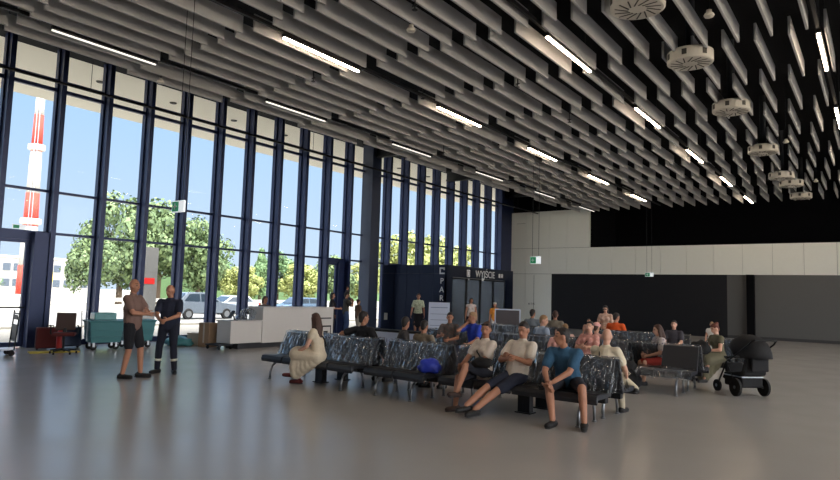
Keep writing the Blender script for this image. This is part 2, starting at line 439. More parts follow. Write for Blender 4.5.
    if shoes:
        for a, heel, toe, f in feet:
            mb = MB(); sdv = f.cross(V((0, 0, 1)))
            up = V((0, 0, 1)) if a.z <= .16*s else (a-heel).normalized()
            mb.capsule(heel+up*.006*s, toe+up*.008*s, .045*s, .036*s, sdv, 1.22); mb.capsule(a.lerp(heel, .35), heel+f*.05*s, .043*s, .042*s)
            sh_ = child('shoe', fuse(mb, .012, 2), shoe_mat or SHOE)
            sb = MB(); sb.tube([heel-f*.045*s-up*.028*s, heel-up*.030*s, toe-up*.022*s, toe+f*.034*s-up*.016*s], [.02*s, .036*s, .036*s, .018*s], 10)
            bmesh.ops.scale(sb.bm, vec=(1, 1, .45), verts=sb.bm.verts[:], space=Matrix.Translation(-(heel-up*.026*s)))
            sb.build('sole', SOLE, sh_, True)
    hk = hair[0]
    if hk != 'bald':
        mb = MB(); hm = HAIRS[hair[1]]
        mb.ell(hl(0, -.021, .027), (.080*s, .094*s, .102*s), HM)
        mb.ell(hl(0, .026, .088), (.058*s, .046*s, .026*s), HM)
        if hk == 'short': mb.capsule(hl(0, -.05, -.02), hl(0, -.06, -.05), .06*s, .045*s, hs, 1.1)
        if hk == 'long':
            mb.capsule(hl(0, -.055, .0), hl(0, -.085, -.15), .072*s, .07*s, hs, 1.15); mb.capsule(hl(0, -.085, -.15), hl(0, -.09, -.33), .07*s, .045*s, hs, 1.35)
            for q in (-1, 1): mb.capsule(hl(q*.068, -.02, .02), hl(q*.075, -.02, -.20), .032*s, .03*s)
        if hk == 'bob':
            for q in (-1, 1): mb.capsule(hl(q*.066, -.02, .03), hl(q*.07, -.012, -.09), .034*s, .028*s)
            mb.capsule(hl(0, -.06, .0), hl(0, -.07, -.10), .07*s, .06*s, hs, 1.1)
        if hk == 'bun': mb.ell(hl(0, -.10, .085), (.042*s,)*3); mb.capsule(hl(0, -.05, -.02), hl(0, -.06, -.05), .06*s, .045*s, hs, 1.1)
        child('hair', fuse(mb, .014 if vox < .016 else .018, 2), hm)
    if cap:
        mb = MB(); mb.ell(hl(0, -.012, .060), (.088*s, .106*s, .078*s), HM); mb.capsule(hl(-.02, .10, .055), hl(.02, .10, .055), .012*s, .012*s)
        mb.capsule(hl(0, .07, .055), hl(0, .14, .042), .012*s, .010*s, hs, 6)
        child('cap', fuse(mb, .014, 2), cloth(cap))
    if glasses:
        mb = MB(); z = .085 if glasses == 'up' else .010; f0 = .062 if glasses == 'up' else .096
        for q in (-1, 1):
            mb.ell(hl(q*.033, f0, z), (.026*s, .007*s, .018*s), HM); mb.tube([hl(q*.058, f0-.006, z), hl(q*.08, -.0, z-.002)], .004*s, 6)
        mb.tube([hl(-.012, f0, z), hl(.012, f0, z)], .004*s, 6)
        mb.build('sunglasses', M['blackfab'], o, True)
    o['j'] = 0; del o['j']
    return o, dict(P=P, t=t, N=N, shL=shL, shR=shR, wL=wL, wR=wR, kL=kL, kR=kR, sv=sv2, fw=fw2, H=Hc, hl=hl, s=s)

def skirt(mb, P, kL, kR, aL, aR, s, sit, ln):
    Mk = (kL+kR)/2
    if sit:
        spread = (kL-kR).length/2
        Ma = (aL+aR)/2
        mb.capsule(P, Mk, .140*s, (.092*s+spread*.5), V((1, 0, 0)), 1.55)
        if ln > 0:
            for q in (0, .2, .4, .6, .8, 1):
                Q = P.lerp(Mk, q); D = V((0, 0, -.05-.20*q*ln/.6))*s+(Ma-Mk)*.25*q
                mb.capsule(Q, Q+D, (.125-.02*q)*s, (.12-.01*q)*s, V((1, 0, 0)), 1.6)
            mb.capsule(Mk, Mk.lerp(Ma, ln), .105*s, .125*s, V((1, 0, 0)), 1.55)
    else:
        mb.capsule(P, P.lerp((aL+aR)/2, ln), .13*s, .15*s, V((1, 0, 0)), 1.45)

def strap(o, j, m, a, b):
    """cross-body strap: from shoulder a (+1 left) over chest to the opposite hip, and back"""
    s = j['s']; t, sv, fw = j['t'], j['sv'], j['fw']
    sh = j['N']-t*.01*s+sv*a*.10*s+V((0, 0, .045*s)); hp = j['P']+t*.12*s-sv*a*.17*s
    mid = j['P']+t*.32*s
    pts = [sh, mid+fw*.145*s+sv*a*.03*s, j['P']+t*.18*s+fw*.125*s-sv*a*.10*s, hp, j['P']+t*.18*s-fw*.135*s-sv*a*.10*s, mid-fw*.145*s+sv*a*.03*s, sh]
    MB().tube(pts, .013*s, 8).build('strap', m, o, True)

PEOPLE = []
# ------------------------------------------------------------------ setting
WX, LY = -18.75, 35.2
struct(MB().box(WX-.3, 14, -7, LY+6, -.2, 0).build('floor', M['floor']))
struct(MB().box(WX-.4, 14.2, -7.2, LY+6, 8.35, 8.7).build('ceiling', M['deck']))
mb = MB(); mb.box(14, 14.3, -7, LY+6, 7.9, 8.4).box(14, 14.3, -7, LY+6, 0, .4)
for i in range(9): mb.box(14, 14.3, -7+6*i, -6.6+6*i, .4, 7.9)
mb.box(14, 14.3, 29, LY+6, .4, 7.9)
struct(mb.build('wall_right', M['frame']))
struct(MB().box(14.1, 14.11, -7, 29, .4, 7.9).build('window_40', M['glass']))  # glazing added on the unseen right side, fill daylight for baffles and floor
struct(MB().box(14.3, 160, -140, 200, -.5, -.02).build('ground_right', mat('warm_bounce_paving', S(210, 194, 172), .9)))  # unseen ground, tinted sandy to bounce warm light into the hall
struct(MB().box(WX, 14.2, -7.3, -7, 0, 8.4).build('wall_rear', M['greywall']))
# end wall: black recess above, white band with seams, black shutter, grey wall
struct(MB().box(-13.57, 14, LY+4.5, LY+4.7, 4.6, 8.4).build('wall_recess', M['black']))
struct(MB().box(-13.57, 14, LY+.26, LY+4.6, 4.45, 4.52).build('floor_recess', M['black']))
struct(MB().box(-13.68, -13.575, LY+.26, LY+4.7, 4.45, 8.4).build('wall_recess_side', M['black']))
struct(MB().box(-15.87, -6.35, LY+.05, LY+.3, 0, 3.16).build('wall_shutter', M['blackwall']))
struct(MB().box(-6.35, 14, LY+.05, LY+.3, 0, 3.16).build('wall_far', M['greywall']))
struct(MB().box(-6.35, 14, LY+.02, LY+.06, 0, .14).build('baseboard_far', M['skirt']))
struct(MB().box(-5.42, -5.09, LY-.30, LY+.04, 0, 3.16, .01).build('column', M['black']))
mb = MB()
xs = [-18.75, -17.56, -16.0, -14.91, -13.57]
for a, c in zip(xs, xs[1:]):
    mb.box(a+.008, c-.008, LY, LY+.25, 4.71, 6.92)
    mb.box(a+.008, c-.008, LY, LY+.25, 3.17, 4.69)
mb.box(-18.742, -17.57, LY, LY+.25, 0, 3.15); mb.box(-17.55, -15.88, LY, LY+.25, 0, 3.15)
x = -13.57
while x < 14:
    mb.box(x+.008, x+1.316, LY, LY+.25, 3.16, 4.69); x += 1.324
struct(mb.build('wall_end', M['white']))
struct(MB().box(-18.75, 14, LY+.06, LY+.24, 3.16, 4.68).box(-18.75, -13.58, LY+.06, LY+.24, 0.0, 6.9).build('trim_1', M['seam']))
struct(MB().box(-18.75, -13.57, LY+.2, LY+.3, 6.9, 8.4).build('wall_upper', M['black']))
struct(MB().box(-17.0, -16.98, LY-.012, LY, .02, 3.1).box(-18.2, -17.6, LY-.006, LY, 6.23, 6.245).build('trim_2', M['seam']))
t = text('B T N', .16, 'wall_lettering', M['dark'], None, Matrix.Translation((-17.13, LY-.016, 1.35)) @ Matrix.Rotation(R(90), 4, 'X'))
tag(t, 'small dark lettering on the white end wall panel', 'lettering')

# window wall: one window per bay, copies share their meshes
Y0, ST = 8.18, 1.337
def frame_mesh(door=False):
    mb = MB()
    mb.box(0, .10, -.065, .065, 0, 8.33); mb.box(.10, .37, -.02, .02, 0, 8.33); mb.box(.37, .41, -.065, .065, 0, 8.33)
    mb.box(-.06, .0, -.065, .065, 0, 8.33)
    for z, h in ((3.12, .055), (4.28, .055), (7.17, .08), (7.44, .05)): mb.box(0, .09, .065, ST-.065, z-h, z+h*.3)
    if not door: mb.box(0, .10, .065, ST-.065, 0, .16)
    return mb.mesh('window_frame')
fm, fmd = frame_mesh(), frame_mesh(True)
for m_ in (fm, fmd): m_.materials.append(M['frame'])
pm = []
for z0, z1 in ((.16, 3.07), (3.13, 4.23), (4.29, 7.10), (7.19, 7.40), (7.45, 8.33)):
    me = MB().box(.03, .04, .066, ST-.066, z0, z1).mesh('pane'); me.materials.append(M['glass']); pm.append(me)
wn = 0
for k in range(-11, 20):
    wn += 1
    door = k in (-1, -2, 8)
    o = bpy.data.objects.new('window_%d' % wn, fmd if door else fm); COL.objects.link(o); struct(o); o.location = (WX, Y0+ST*k, 0)
    for i, me in enumerate(pm):
        if door and i == 0: continue
        c = bpy.data.objects.new('pane', me); COL.objects.link(c); c.parent = o
def door(name, y0, y1, top):
    mb = MB()
    mb.box(0, .09, y0, y0+.09, .02, top).box(0, .09, y1-.09, y1, .02, top).box(0, .09, y0+.09, y1-.09, .02, .14).box(0, .09, y0+.09, y1-.09, top-.09, top)
    d = struct(mb.build(name, M['frame'])); d.location = (WX, 0, 0)
    MB().box(.035, .05, y0+.09, y1-.09, .14, top-.09).build('pane', M['glass'], d)
    MB().tube([(.15, y0+.05, 1.06), (.15, y1-.05, 1.06)], .022, 10).box(.08, .16, y0+.04, y0+.07, 1.04, 1.08).box(.08, .16, y1-.07, y1-.04, 1.04, 1.08).build('push_bar', M['dark'], d)
    return d
door('door_1', 6.80, 7.74, 2.88); door('door_2', 18.96, 19.80, 2.94); door('door_3', 5.66, 6.74, 2.88)
struct(MB().box(WX, WX+.12, 5.5, 8.1, 2.88, 3.12).build('trim_3', M['frame']))
struct(MB().box(WX-.05, WX+.36, 7.74, 8.26, 0, 3.1, .01).build('trim_4', M['frame']))
struct(MB().box(WX, WX+.12, 18.9, 20.2, 2.94, 3.12).box(WX, WX+.2, 19.8, 20.15, 0, 3.0).build('trim_5', M['frame']))
struct(MB().box(WX-.05, WX+.56, 21.34, 21.95, 0, 8.34, .015).build('pillar', M['pillar']))
struct(MB().box(WX-.1, WX+.2, 33.6, LY+.2, 0, 8.34).build('wall_left', M['frame']))
# hanging rail in front of the windows, and the steelwork in the gap
rl = MB().tube([(-16.5, -6, 6.72), (-16.5, 34.6, 6.72)], .035, 8).build('steel_rail', M['dark']); tag(rl, 'long dark horizontal rail hanging before the tops of the windows', 'rail')
mb = MB()
for y in (0, 8, 16, 24, 32): mb.tube([(-16.5, y, 6.72), (-16.5, y, 8.35)], .008, 6)
mb.build('hanger', M['dark'], rl)
for i, (y, lab) in enumerate(((34.3, 'roof girder across the gap nearest the white end wall'), (28.0, 'roof girder across the gap above the dark entrance box'), (21.6, 'roof girder meeting the pillar in the window wall'))):
    g = MB().box(WX+.1, -13.9, y-.12, y+.12, 7.75, 7.85).box(WX+.1, -13.9, y-.12, y+.12, 8.2, 8.3).box(WX+.1, -13.9, y-.02, y+.02, 7.85, 8.2)
    tag(g.build('roof_girder', M['track']), 'dark steel '+lab, 'girder', 'girders under the roof deck')
d = MB()
for y in range(-6, 39, 3): d.tube([(-15.2, y, 7.9), (-15.2, y+2.96, 7.9)], .28, 14)
tag(d.build('air_duct', M['track'], None, True), 'round dark air duct running under the roof along the window side', 'duct')

# ------------------------------------------------------------------ ceiling baffles
PIT, ROW, BZ = .553, 2.66, 6.59
yaw, pit, rol, F0 = -.628071496, .0857486595, .0290037745, 637.5618
fwd = V((sin(yaw)*cos(pit), cos(yaw)*cos(pit), sin(pit))); rt = V((cos(yaw), -sin(yaw), 0)); up = rt.cross(fwd)
CR = rt*cos(rol)+up*sin(rol); CU = CR.cross(fwd); CAM = V((0, 0, 1.7))
bme = MB().box(-.022, .022, 0, ROW-.05, 0, .34, .006).mesh('ceiling_baffle'); bme.materials.append(M['baffle'])
LX = (-12.83, -9.27, -4.97, -.81, 3.4)
cand = []
for r in range(-3, 9):                       # row r ends (far side) at 12.83+ROW*r
    yf = 12.83+ROW*r; setA = r % 2 == 0
    for i in range(-9, 24):
        xx = (-.96 if setA else -1.24)-PIT*i
        if any(abs(xx-l) < .07 for l in LX): continue
        vis = False; dmin = 1e9
        for yy in (yf-ROW, yf-ROW/2, yf):
            for zz in (BZ, BZ+.34):
                q = V((xx, yy, zz))-CAM; dz = q.dot(fwd)
                if dz > .3:
                    u, w = q.dot(CR)/dz*F0, q.dot(CU)/dz*F0
                    if abs(u) < 428 and abs(w) < 246: vis = True; dmin = min(dmin, q.length)
        cand.append((0 if vis else 1, dmin, r, i, xx, yf-ROW+.05))
cand.sort()
stuff = MB()
for n, (nv, dm, r, i, xx, y) in enumerate(cand):
    if nv or n >= 300:
        b = MB(); b.box(xx-.022, xx+.022, y, y+ROW-.05, BZ, BZ+.34); stuff.merge(b)
    else:
        o = bpy.data.objects.new('ceiling_baffle', bme); COL.objects.link(o); o.location = (xx, y, BZ)
        tag(o, 'grey ceiling baffle, %s from the window side, %s row from the end wall' % (nth(24-i), nth(9-r)), 'ceiling baffle', 'acoustic ceiling baffles')
tag(stuff.build('ceiling_baffles', M['baffle']), 'remaining grey ceiling baffles far off and at the edge of the view', 'ceiling baffle', kind='stuff')

# LED lines
rows = {0: 5.4, 1: 8.07, 2: 10.7, 3: 13.12, 4: 15.6}
lname = ['line nearest the windows', 'second line from the windows', 'third line from the windows', 'fourth line from the windows', 'last line']
hm = MB().box(-.045, .045, 0, 2.2, .03, .10).tube([(0, .3, .1), (0, .3, 1.75)], .006, 6).tube([(0, 1.9, .1), (0, 1.9, 1.75)], .006, 6).mesh('housing'); hm.materials.append(M['track'])
tm = MB().box(-.026, .026, .01, 2.19, 0, .03).mesh('tube'); tm.materials.append(M['ledwhite'])
tm0 = MB().box(-.034, -.008, .01, 2.19, 0, .03).mesh('tube'); tm0.materials.append(M['leddim'])
for l, x in enumerate(LX):
    y = rows[l]
    while y > -5: y -= 5.3
    n = 0; ys = []
    y += 5.3
    while y < 33: ys.append(y); y += 5.3
    ys.reverse()
    for n, y in enumerate(ys):
        o = empty('linear_light', (x, y, BZ-.02), label='white tube light, %s from the end wall in the %s' % (nth(n+1), lname[l]), cat='ceiling light', group='linear ceiling lights')
        for me in (hm, tm if l else tm0):
            c = bpy.data.objects.new(me.name.split('.')[0], me); COL.objects.link(c); c.parent = o
    tr = MB().box(x-.03, x+.03, -6, 34.0, BZ+.09, BZ+.16).build('light_track', M['track'])
    tag(tr, 'dark track carrying the tube lights in the %s' % lname[l], 'track')
# round swirl diffusers, smoke detectors, sprinklers
def diffuser():
    o = empty('air_diffuser', (0, 0, 0))
    MB().lathe([(.0, .0), (.40, 0), (.43, .02), (.43, .22), (.40, .24), (0, .24)], n=32).build('drum', M['offwhite'], o)
    mb = MB()
    for k in range(14):
        a = 2*pi*k/14; rr = Matrix.Rotation(a, 3, 'Z') @ Matrix.Rotation(.35, 3, 'Z')
        mb.obox((.25*cos(a), .25*sin(a), -.003), .24, .022, .006, rr)
    mb.build('slots', M['slot'], o)
    for k in range(7):
        a = 2*pi*k/7+.2; MB().obox((.432*cos(a), .432*sin(a), .12), .008, .09, .11, Matrix.Rotation(a, 3, 'Z')).build('vent', M['slot'], o)
    MB().tube([(0, 0, .24), (0, 0, 1.84)], .09, 12).build('neck', M['track'], o)
    return o
dif = None
for i, (x, y) in enumerate(((-3.1, 10.1), (-2.97, 13.04), (-2.91, 16.94), (-2.91, 22.16), (-2.95, 27.0), (-2.82, 28.9), (-2.8, 32.4))):
    if not dif: o = dif = diffuser()
    else: o = copy_tree(dif)
    o.location = (x, y, 6.42)
    tag(o, 'round white air diffuser drum hanging between the baffles, %s from the camera end' % nth(i+1), 'air diffuser', 'round ceiling diffusers')
for i, (x, y, z, lab) in enumerate(((-2.24, 11.18, 6.5, 'white smoke detector beside the two nearest round diffusers'), (-2.2, 21.36, 6.5, 'white smoke detector right of the fourth round diffuser'),
        (-1.97, 28.72, 6.5, 'white smoke detector right of the farthest round diffusers'), (-6.8, 8.9, 6.45, 'small white detector under the grey baffles near the top of the picture'), (-13.46, 8.1, 6.42, 'small white detector on the outer baffle edge near the left windows'))):
    MBx = MB().lathe([(0, 0), (.07, 0), (.085, .03), (.07, .06), (.045, .08), (.045, .12), (0, .12)], n=18)
    o = empty('smoke_detector', (x, y, z), label=lab, cat='smoke detector', group='smoke detectors'); MBx.build('casing', M['offwhite'], o, True)
    MB().tube([(0, 0, .12), (0, 0, 8.35-z)], .012, 6).build('stem', M['dark'], o)
for i, (x, y, lab) in enumerate(((-6.55, 12.6, 'dark sprinkler head hanging left of the second line of lights'), (-8.9, 12.2, 'dark sprinkler head beside the third tube light in the picture'), (-10.3, 9.9, 'dark sprinkler head left of the brightest near tube light'),
        (-6.2, 8.2, 'dark sprinkler head at the top edge of the picture'), (-6.7, 15.9, 'dark sprinkler head midway along the ceiling'), (-11.9, 17.6, 'dark sprinkler head near the far windows'))):
    o = MB().tube([(0, 0, .0), (0, 0, 1.9)], .012, 6).lathe([(0, -.02), (.05, -.02), (.05, -.01), (0, -.005)], n=10).box(-.05, .05, -.01, .01, .05, .07).build('sprinkler', M['dark'])
    put(o, (x, y, 6.45)); tag(o, lab, 'sprinkler', 'ceiling sprinklers')

# hanging exit signs
def exit_sign(loc, label, w=.40, h=.20):
    o = empty('exit_sign', loc, label=label, cat='exit sign', group='hanging exit signs')
    MB().box(-w/2, w/2, -.02, .02, 0, h, .004).build('panel', M['signlit'], o)
    g = MB().box(-w/2+.012, w*.08, -.024, .024, .015, h-.015).build('green_field', M['green'], o)
    x0 = -w*.22
    a = MB()
    for sg in (-1, 1):
        a.box(x0-.055, x0+.055, sg*.026-.002, sg*.026+.002, h/2-.012, h/2+.012).box(x0-.012, x0+.012, sg*.026-.002, sg*.026+.002, h/2-.055, h/2+.055)
    a.build('arrow', M['sign'], g)
    r = MB()
    for s_ in (-1, 1): r.tube([(s_*w*.3, 0, h), (s_*w*.3, 0, 8.35-loc[2])], .006, 6)
    r.build('rods', M['dark'], o)
    return o
exit_sign((-9.75, 6.35, 2.99), 'pale hanging exit sign in front of the windows above the uniformed man', .34)
exit_sign((-9.85, 20.5, 2.90), 'green and white hanging exit sign in front of the white end wall', .40, .26)
exit_sign((-9.72, 33.6, 2.98), 'small bright hanging exit sign below the white band of the end wall', .42)
o = MB().box(0, .03, -.17, .17, 0, .12, .004).build('exit_sign', M['signlit']); put(o, (WX+.125, 7.42, 3.14)); tag(o, 'small exit sign over the glass door at the left edge', 'exit sign')
MB().box(.031, .034, -.15, .0, .015, .105).build('green_field', M['green'], o)

# ------------------------------------------------------------------ dark entrance box (exit vestibule)
kx, ky, ke, kh = -14.82, 22.4, 28.35, 3.0
v = empty('entrance_vestibule', (kx, ky, 0), label='dark navy entrance box with the exit lettering standing against the windows', cat='vestibule')
mb = MB()
n = 5; w = (kx-WX-.42)/n
for i in range(n): mb.box(-(i+1)*w+.006, -i*w-.006, 0, .06, .02, 2.62); mb.box(-(i+1)*w+.006, -i*w-.006, 0, .06, 2.63, kh)
mb.build('side_cladding', M['navy'], v)
MB().box(-3.5, 0, .065, .09, .0, 2.99).build('backing', M['dark'], v)
MB().box(-3.5, -3.45, .10, 5.88, 0, 2.2).box(-3.5, -.13, 5.88, 5.95, 0, 2.96).build('shell', M['offwhite'], v)
MB().box(-.10, .0, .0, 5.95, 2.50, kh, .008).build('fascia', M['navy'], v)
MB().box(-.12, .0, .0, .45, 0, 2.5).build('jamb', M['navy'], v); MB().box(-.12, 0, 5.3, 5.95, 0, 2.5).build('jamb', M['navy'], v)
for i in range(4):
    y0 = .47+i*1.2
    l = MB().box(-.09, -.04, y0, y0+.05, .02, 2.48).box(-.09, -.04, y0+1.11, y0+1.16, .02, 2.48).box(-.09, -.04, y0+.05, y0+1.11, .02, .1).box(-.09, -.04, y0+.05, y0+1.11, 2.42, 2.48).build('door_leaf', M['dark'], v)
    MB().box(-.07, -.06, y0+.05, y0+1.11, .1, 2.42).build('pane', M['doorglass'], l)
MB().box(-3.4, -.1, .1, 5.85, .0, .02).build('mat', M['blackfab'], v)
RX = Matrix.Rotation(R(90), 4, 'Z') @ Matrix.Rotation(R(90), 4, 'X')
text('WYJŚCIE', .44, 'sign_lettering', M['sign'], v, Matrix.Translation((.006, 3.22, 2.70)) @ RX)
def icon_mesh(w, h):                 # white square pictogram with a dark door shape cut out
    return MB().box(0, .012, -w/2, w/2, h-.035, h).box(0, .012, -w/2, w/2, 0, .035).box(0, .012, -w/2, -w/2+.035, .035, h-.035).box(0, .012, w/2-.035, w/2, .035, h-.035).box(0, .012, -.04, .04, .05, h-.06)
o = icon_mesh(.26, .30).build('pictogram', M['sign'], v); o.location = (.002, 1.72, 2.56)
o = icon_mesh(.16, .18).build('pictogram', M['sign'], v); o.location = (.002, 4.55, 2.62)
o = icon_mesh(.16, .18).build('pictogram', M['sign'], v); o.location = (.002, 4.80, 2.62)
o = MB().box(-.13, .13, -.012, 0, .22, .28).box(-.13, .13, -.012, 0, 0, .06).box(-.13, -.07, -.012, 0, .06, .22).box(.07, .13, -.012, 0, .17, .22).build('pictogram', M['sign'], v); o.location = (-.24, 0, 2.60)
for i, ch in enumerate('PAR'): text(ch, .34, 'sign_lettering', M['sign'], v, Matrix.Translation((-.24, -.006, 2.30-i*.36)) @ Matrix.Rotation(R(90), 4, 'X'))
for y, c in ((1.75, .06), (2.95, .13)): MB().box(.0, .03, y-c/2, y+c/2, 2.41, 2.41+c).build('door_sensor', M['sign'], v)
MB().box(-3.3, -3.12, -.015, 0, .55, .85).build('notice', M['offwhite'], v)

# ------------------------------------------------------------------ benches
def bench(n, pitch, label, loc, rz, group='beam seats in the waiting area', nowrap=(), noback=(), sheet=None):
    o = empty('beam_bench', loc, R(rz), label=label, cat='bench', group=group)
    W = n*pitch; x0 = -W/2
    MB().box(x0+.05, x0+W-.05, -.05, .05, .29, .37, .008).build('beam', M['beam'], o)
    for x in (x0+.28, x0+W-.28):
        MB().tube([(x, -.02, .31), (x, -.16, .325), (x, -.28, .31), (x, -.37, .25), (x, -.415, .14), (x, -.43, .012)], .021, 8).lathe([(0, 0), (.035, 0), (.035, .015), (.02, .02), (0, .02)], (x, -.43, 0), 12).build('leg', M['leg'], o, True)
        MB().tube([(x, .02, .31), (x, .09, .27), (x, .12, .15), (x, .125, .012)], .021, 8).lathe([(0, 0), (.035, 0), (.035, .015), (.02, .02), (0, .02)], (x, .125, 0), 12).build('leg', M['leg'], o, True)
    if n >= 3: MB().box(-.10, .10, -.06, .06, .01, .30, .006).box(-.13, .13, -.09, .09, 0, .015).build('pedestal', M['beam'], o)
    for i in range(n):
        a = x0+i*pitch+.012; b = a+pitch-.024
        s_ = MB(); s_.prism([(.03, .385), (.03, .435), (-.16, .437), (-.36, .452), (-.43, .435), (-.455, .375), (-.44, .315), (-.41, .32), (-.40, .385), (-.2, .375)], a, b, .008)
        s_.build('seat', M['seat'], o)
        if i in noback: continue
        k = MB(); k.prism([(.035, .36), (.0, .42), (.175, .86), (.195, .875), (.225, .86), (.06, .38)], a, b, .008)
        k.build('backrest', M['seat'], o)
    i = 0
    while i < n:                               # plastic sleeves over pairs of backrests
        m2 = min(2, n-i)
        if i not in nowrap and not (set(range(i, i+m2)) & set(noback)):
            a = x0+i*pitch; b = a+m2*pitch; rnd = random.Random(int(a*100)+int(loc[0]*37))
            pr0 = [(-.035, .43), (.02, .52), (.06, .62), (.10, .72), (.14, .81), (.165, .885), (.20, .90), (.245, .87), (.22, .76), (.17, .62), (.12, .50), (.09, .42)]
            prof = []
            for (y0, z0), (y1, z1) in zip(pr0, pr0[1:]): prof += [(y0+(y1-y0)*k/3, z0+(z1-z0)*k/3) for k in range(3)]
            prof.append(pr0[-1])
            rg = []; nx = 64; ph = [rnd.uniform(0, 6) for _ in range(6)]
            for q in range(nx+1):
                x = a+(b-a)*q/nx; r = []
                for m_, (y, z) in enumerate(prof):
                    f = m_/(len(prof)-1)
                    d = .022*max(0, 1-4*abs(noise.noise((x*4+z*2.6+ph[2], z*1.4-x*.8, ph[3]))))**1.5+.012*max(0, 1-4*abs(noise.noise((x*8-z*4+ph[1], z*2+x*1.5, ph[4]))))**1.5
                    flare = (1-min(1, (z-.42)/.45))*.05*(1 if q > nx/2 else -1)*abs(q-nx/2)/(nx/2)
                    r.append((x+flare, y-(d+.006 if m_ < 17 else -d-.006), z+d*.5))
                rg.append(r)
            MB().rings(rg, closed=False, cap=False).build('plastic_wrap', M['wrap'], o, True)
        i += 2
    if sheet:
        a, b = sheet; rg = []
        for q in range(31):
            x = a+(b-a)*q/30; r = []
            for k in range(13):
                y = .0-.56*k/12; z = .47 if k < 10 else .47-(k-9)*.06
                r.append((x, y, z+.028*abs(noise.noise((x*7, y*9, 3.1)))+.02*abs(sin(x*11+y*13))))
            rg.append(r)
        MB().rings(rg, closed=False, cap=False).build('plastic_sheet', M['wrap'], o)
    return o
G = 'beam seats in the waiting area'
bench(4, .64, 'black four seat beam bench with the woman in the white dress on it', (-8.66, 8.86, 0), -4)
bench(2, .68, 'black two seat beam bench with plastic wrap and a blue bag on it', (-6.52, 8.80, 0), -5)
bench(4, .65, 'black four seat beam bench nearest the camera, with three people on it', (-4.35, 8.78, 0), -2)
bench(4, .64, 'black bench backing the white dress woman bench, man in black on it', (-8.62, 9.42, 0), 176)
bench(2, .68, 'black bench facing away behind the blue bag bench', (-6.48, 9.36, 0), 175)
bench(4, .65, 'black bench facing away with the bald man in cream on it', (-4.33, 9.34, 0), 178)
bench(3, .66, 'black bench in the second row with the man in bright blue', (-8.1, 12.75, 0), 0)
bench(2, .68, 'black bench in the second row behind the teal shirt man', (-6.35, 12.8, 0), 0)
bench(4, .67, 'black bench in the second row with crumpled plastic on its seats', (-4.15, 12.72, 0), 0, noback=(2,), sheet=(.15, 1.32))
bench(2, .68, 'black bench facing away behind the second row, man in light blue on it', (-6.35, 13.38, 0), 180)
bench(4, .67, 'black bench facing away in the second row with the long haired girl', (-4.15, 13.32, 0), 180)
bench(4, .66, 'black bench in the third row left of the man in orange', (-8.75, 16.7, 0), 0)
bench(4, .66, 'black bench in the third row at its right end', (-5.25, 16.9, 0), 0)
bench(4, .66, 'black bench facing away in the third row below two dark haired men', (-8.6, 17.3, 0), 180)
bench(3, .66, 'black bench facing away in the third row with the man in orange', (-5.5, 17.5, 0), 180)
bench(2, .66, 'black bench beside the stroller with the woman in olive', (-2.66, 15.55, 0), -40)
# ------------------------------------------------------------------ things on the floor
# reception counter
c = empty('reception_counter', (-15.0, 11.65, 0), label='white L shaped reception counter standing by the windows', cat='counter')
MB().box(-.62, 0, 0, 1.12, .16, .78, .006).build('low_section', M['counter'], c)
MB().box(-.66, .03, -.03, 1.12, .78, .81, .004).build('low_top', M['counter'], c)
MB().box(-.62, .02, 1.13, 4.15, .14, 1.16, .006).build('high_section', M['counter'], c)
MB().box(-.68, .05, 1.11, 4.18, 1.16, 1.20, .004).build('high_top', M['counter'], c)
p = MB().box(-.58, -.03, .3, 4.1, .0, .15).build('plinth', M['plinth'], c)
p = MB().box(.022, .026, 3.5, 4.05, .55, .60).box(.022, .026, 3.5, 3.53, .2, .55).box(.022, .026, 4.02, 4.05, .2, .55).box(.022, .026, 3.66, 3.9, .36, .42).build('panel_marking', M['plinth'], c)
p = MB().box(.022, .026, 3.55, 4.05, .82, .86).build('panel_marking', M['plinth'], c)
d = empty('dolly', (-15.35, 11.5, 0), label='low wheeled dolly under the near end of the white counter', cat='dolly')
MB().box(-.3, .3, -.2, .3, .11, .145).build('platform', M['plinth'], d)
for x in (-.25, .25):
    for y in (-.15, .25): MB().lathe([(0, -.015), (.05, -.015), (.05, .015), (0, .015)], (x, y, .05), 14, 'y').box(x-.012, x+.012, y-.03, y+.03, .06, .11).build('caster', M['rubber'], d)
m = empty('monitor', (-15.25, 11.85, .81), R(-25), label='black monitor tilted on the low end of the white counter', cat='monitor')
MB().obox((0, 0, .17), .34, .03, .24, Matrix.Rotation(R(-28), 3, 'X'), .006).build('screen', M['rubber'], m); MB().box(-.1, .1, -.02, .16, 0, .012).tube([(0, .10, .01), (0, .05, .15)], .02).build('stand', M['rubber'], m)
def crumple(name, loc, r, m_, seed, label, cat, sub=3, rough=.3):
    bm = bmesh.new(); bmesh.ops.create_icosphere(bm, subdivisions=sub, radius=1)
    for v_ in bm.verts:
        q = v_.co.copy(); k = 1+rough*noise.noise(q*1.8+V((seed, 0, 0)))+rough*.6*noise.noise(q*4+V((seed, 4, 0)))
        v_.co = V((q.x*r[0]*k, q.y*r[1]*k, max(-r[2]*.72, q.z*r[2]*k)))
    for v_ in bm.verts: v_.co.z += r[2]*.72
    mb = MB(); mb.bm.free(); mb.bm = bm
    return tag(put(mb.build(name, m_, None, True), loc), label, cat)
crumple('plastic_bag', (-15.3, 12.45, .81), (.20, .26, .2), M['wrap'], 1, 'clear crumpled plastic bag lying on the low counter section', 'plastic bag')
crumple('plastic_film', (-15.38, 12.18, .81), (.12, .13, .09), M['wrap'], 5, 'small ball of clear film beside the monitor on the counter', 'plastic film')
def carton(label, x, y, rz, a, b, h):
    o = MB().box(-a/2, a/2, -b/2, b/2, 0, h, .006).build('cardboard_box', M['carton']); put(o, (x, y, 0), R(rz)); tag(o, label, 'box', 'cardboard boxes by the counter')
    MB().box(-.03, .03, -b/2-.002, b/2+.002, .12, h+.002).build('tape', M['tan'], o)
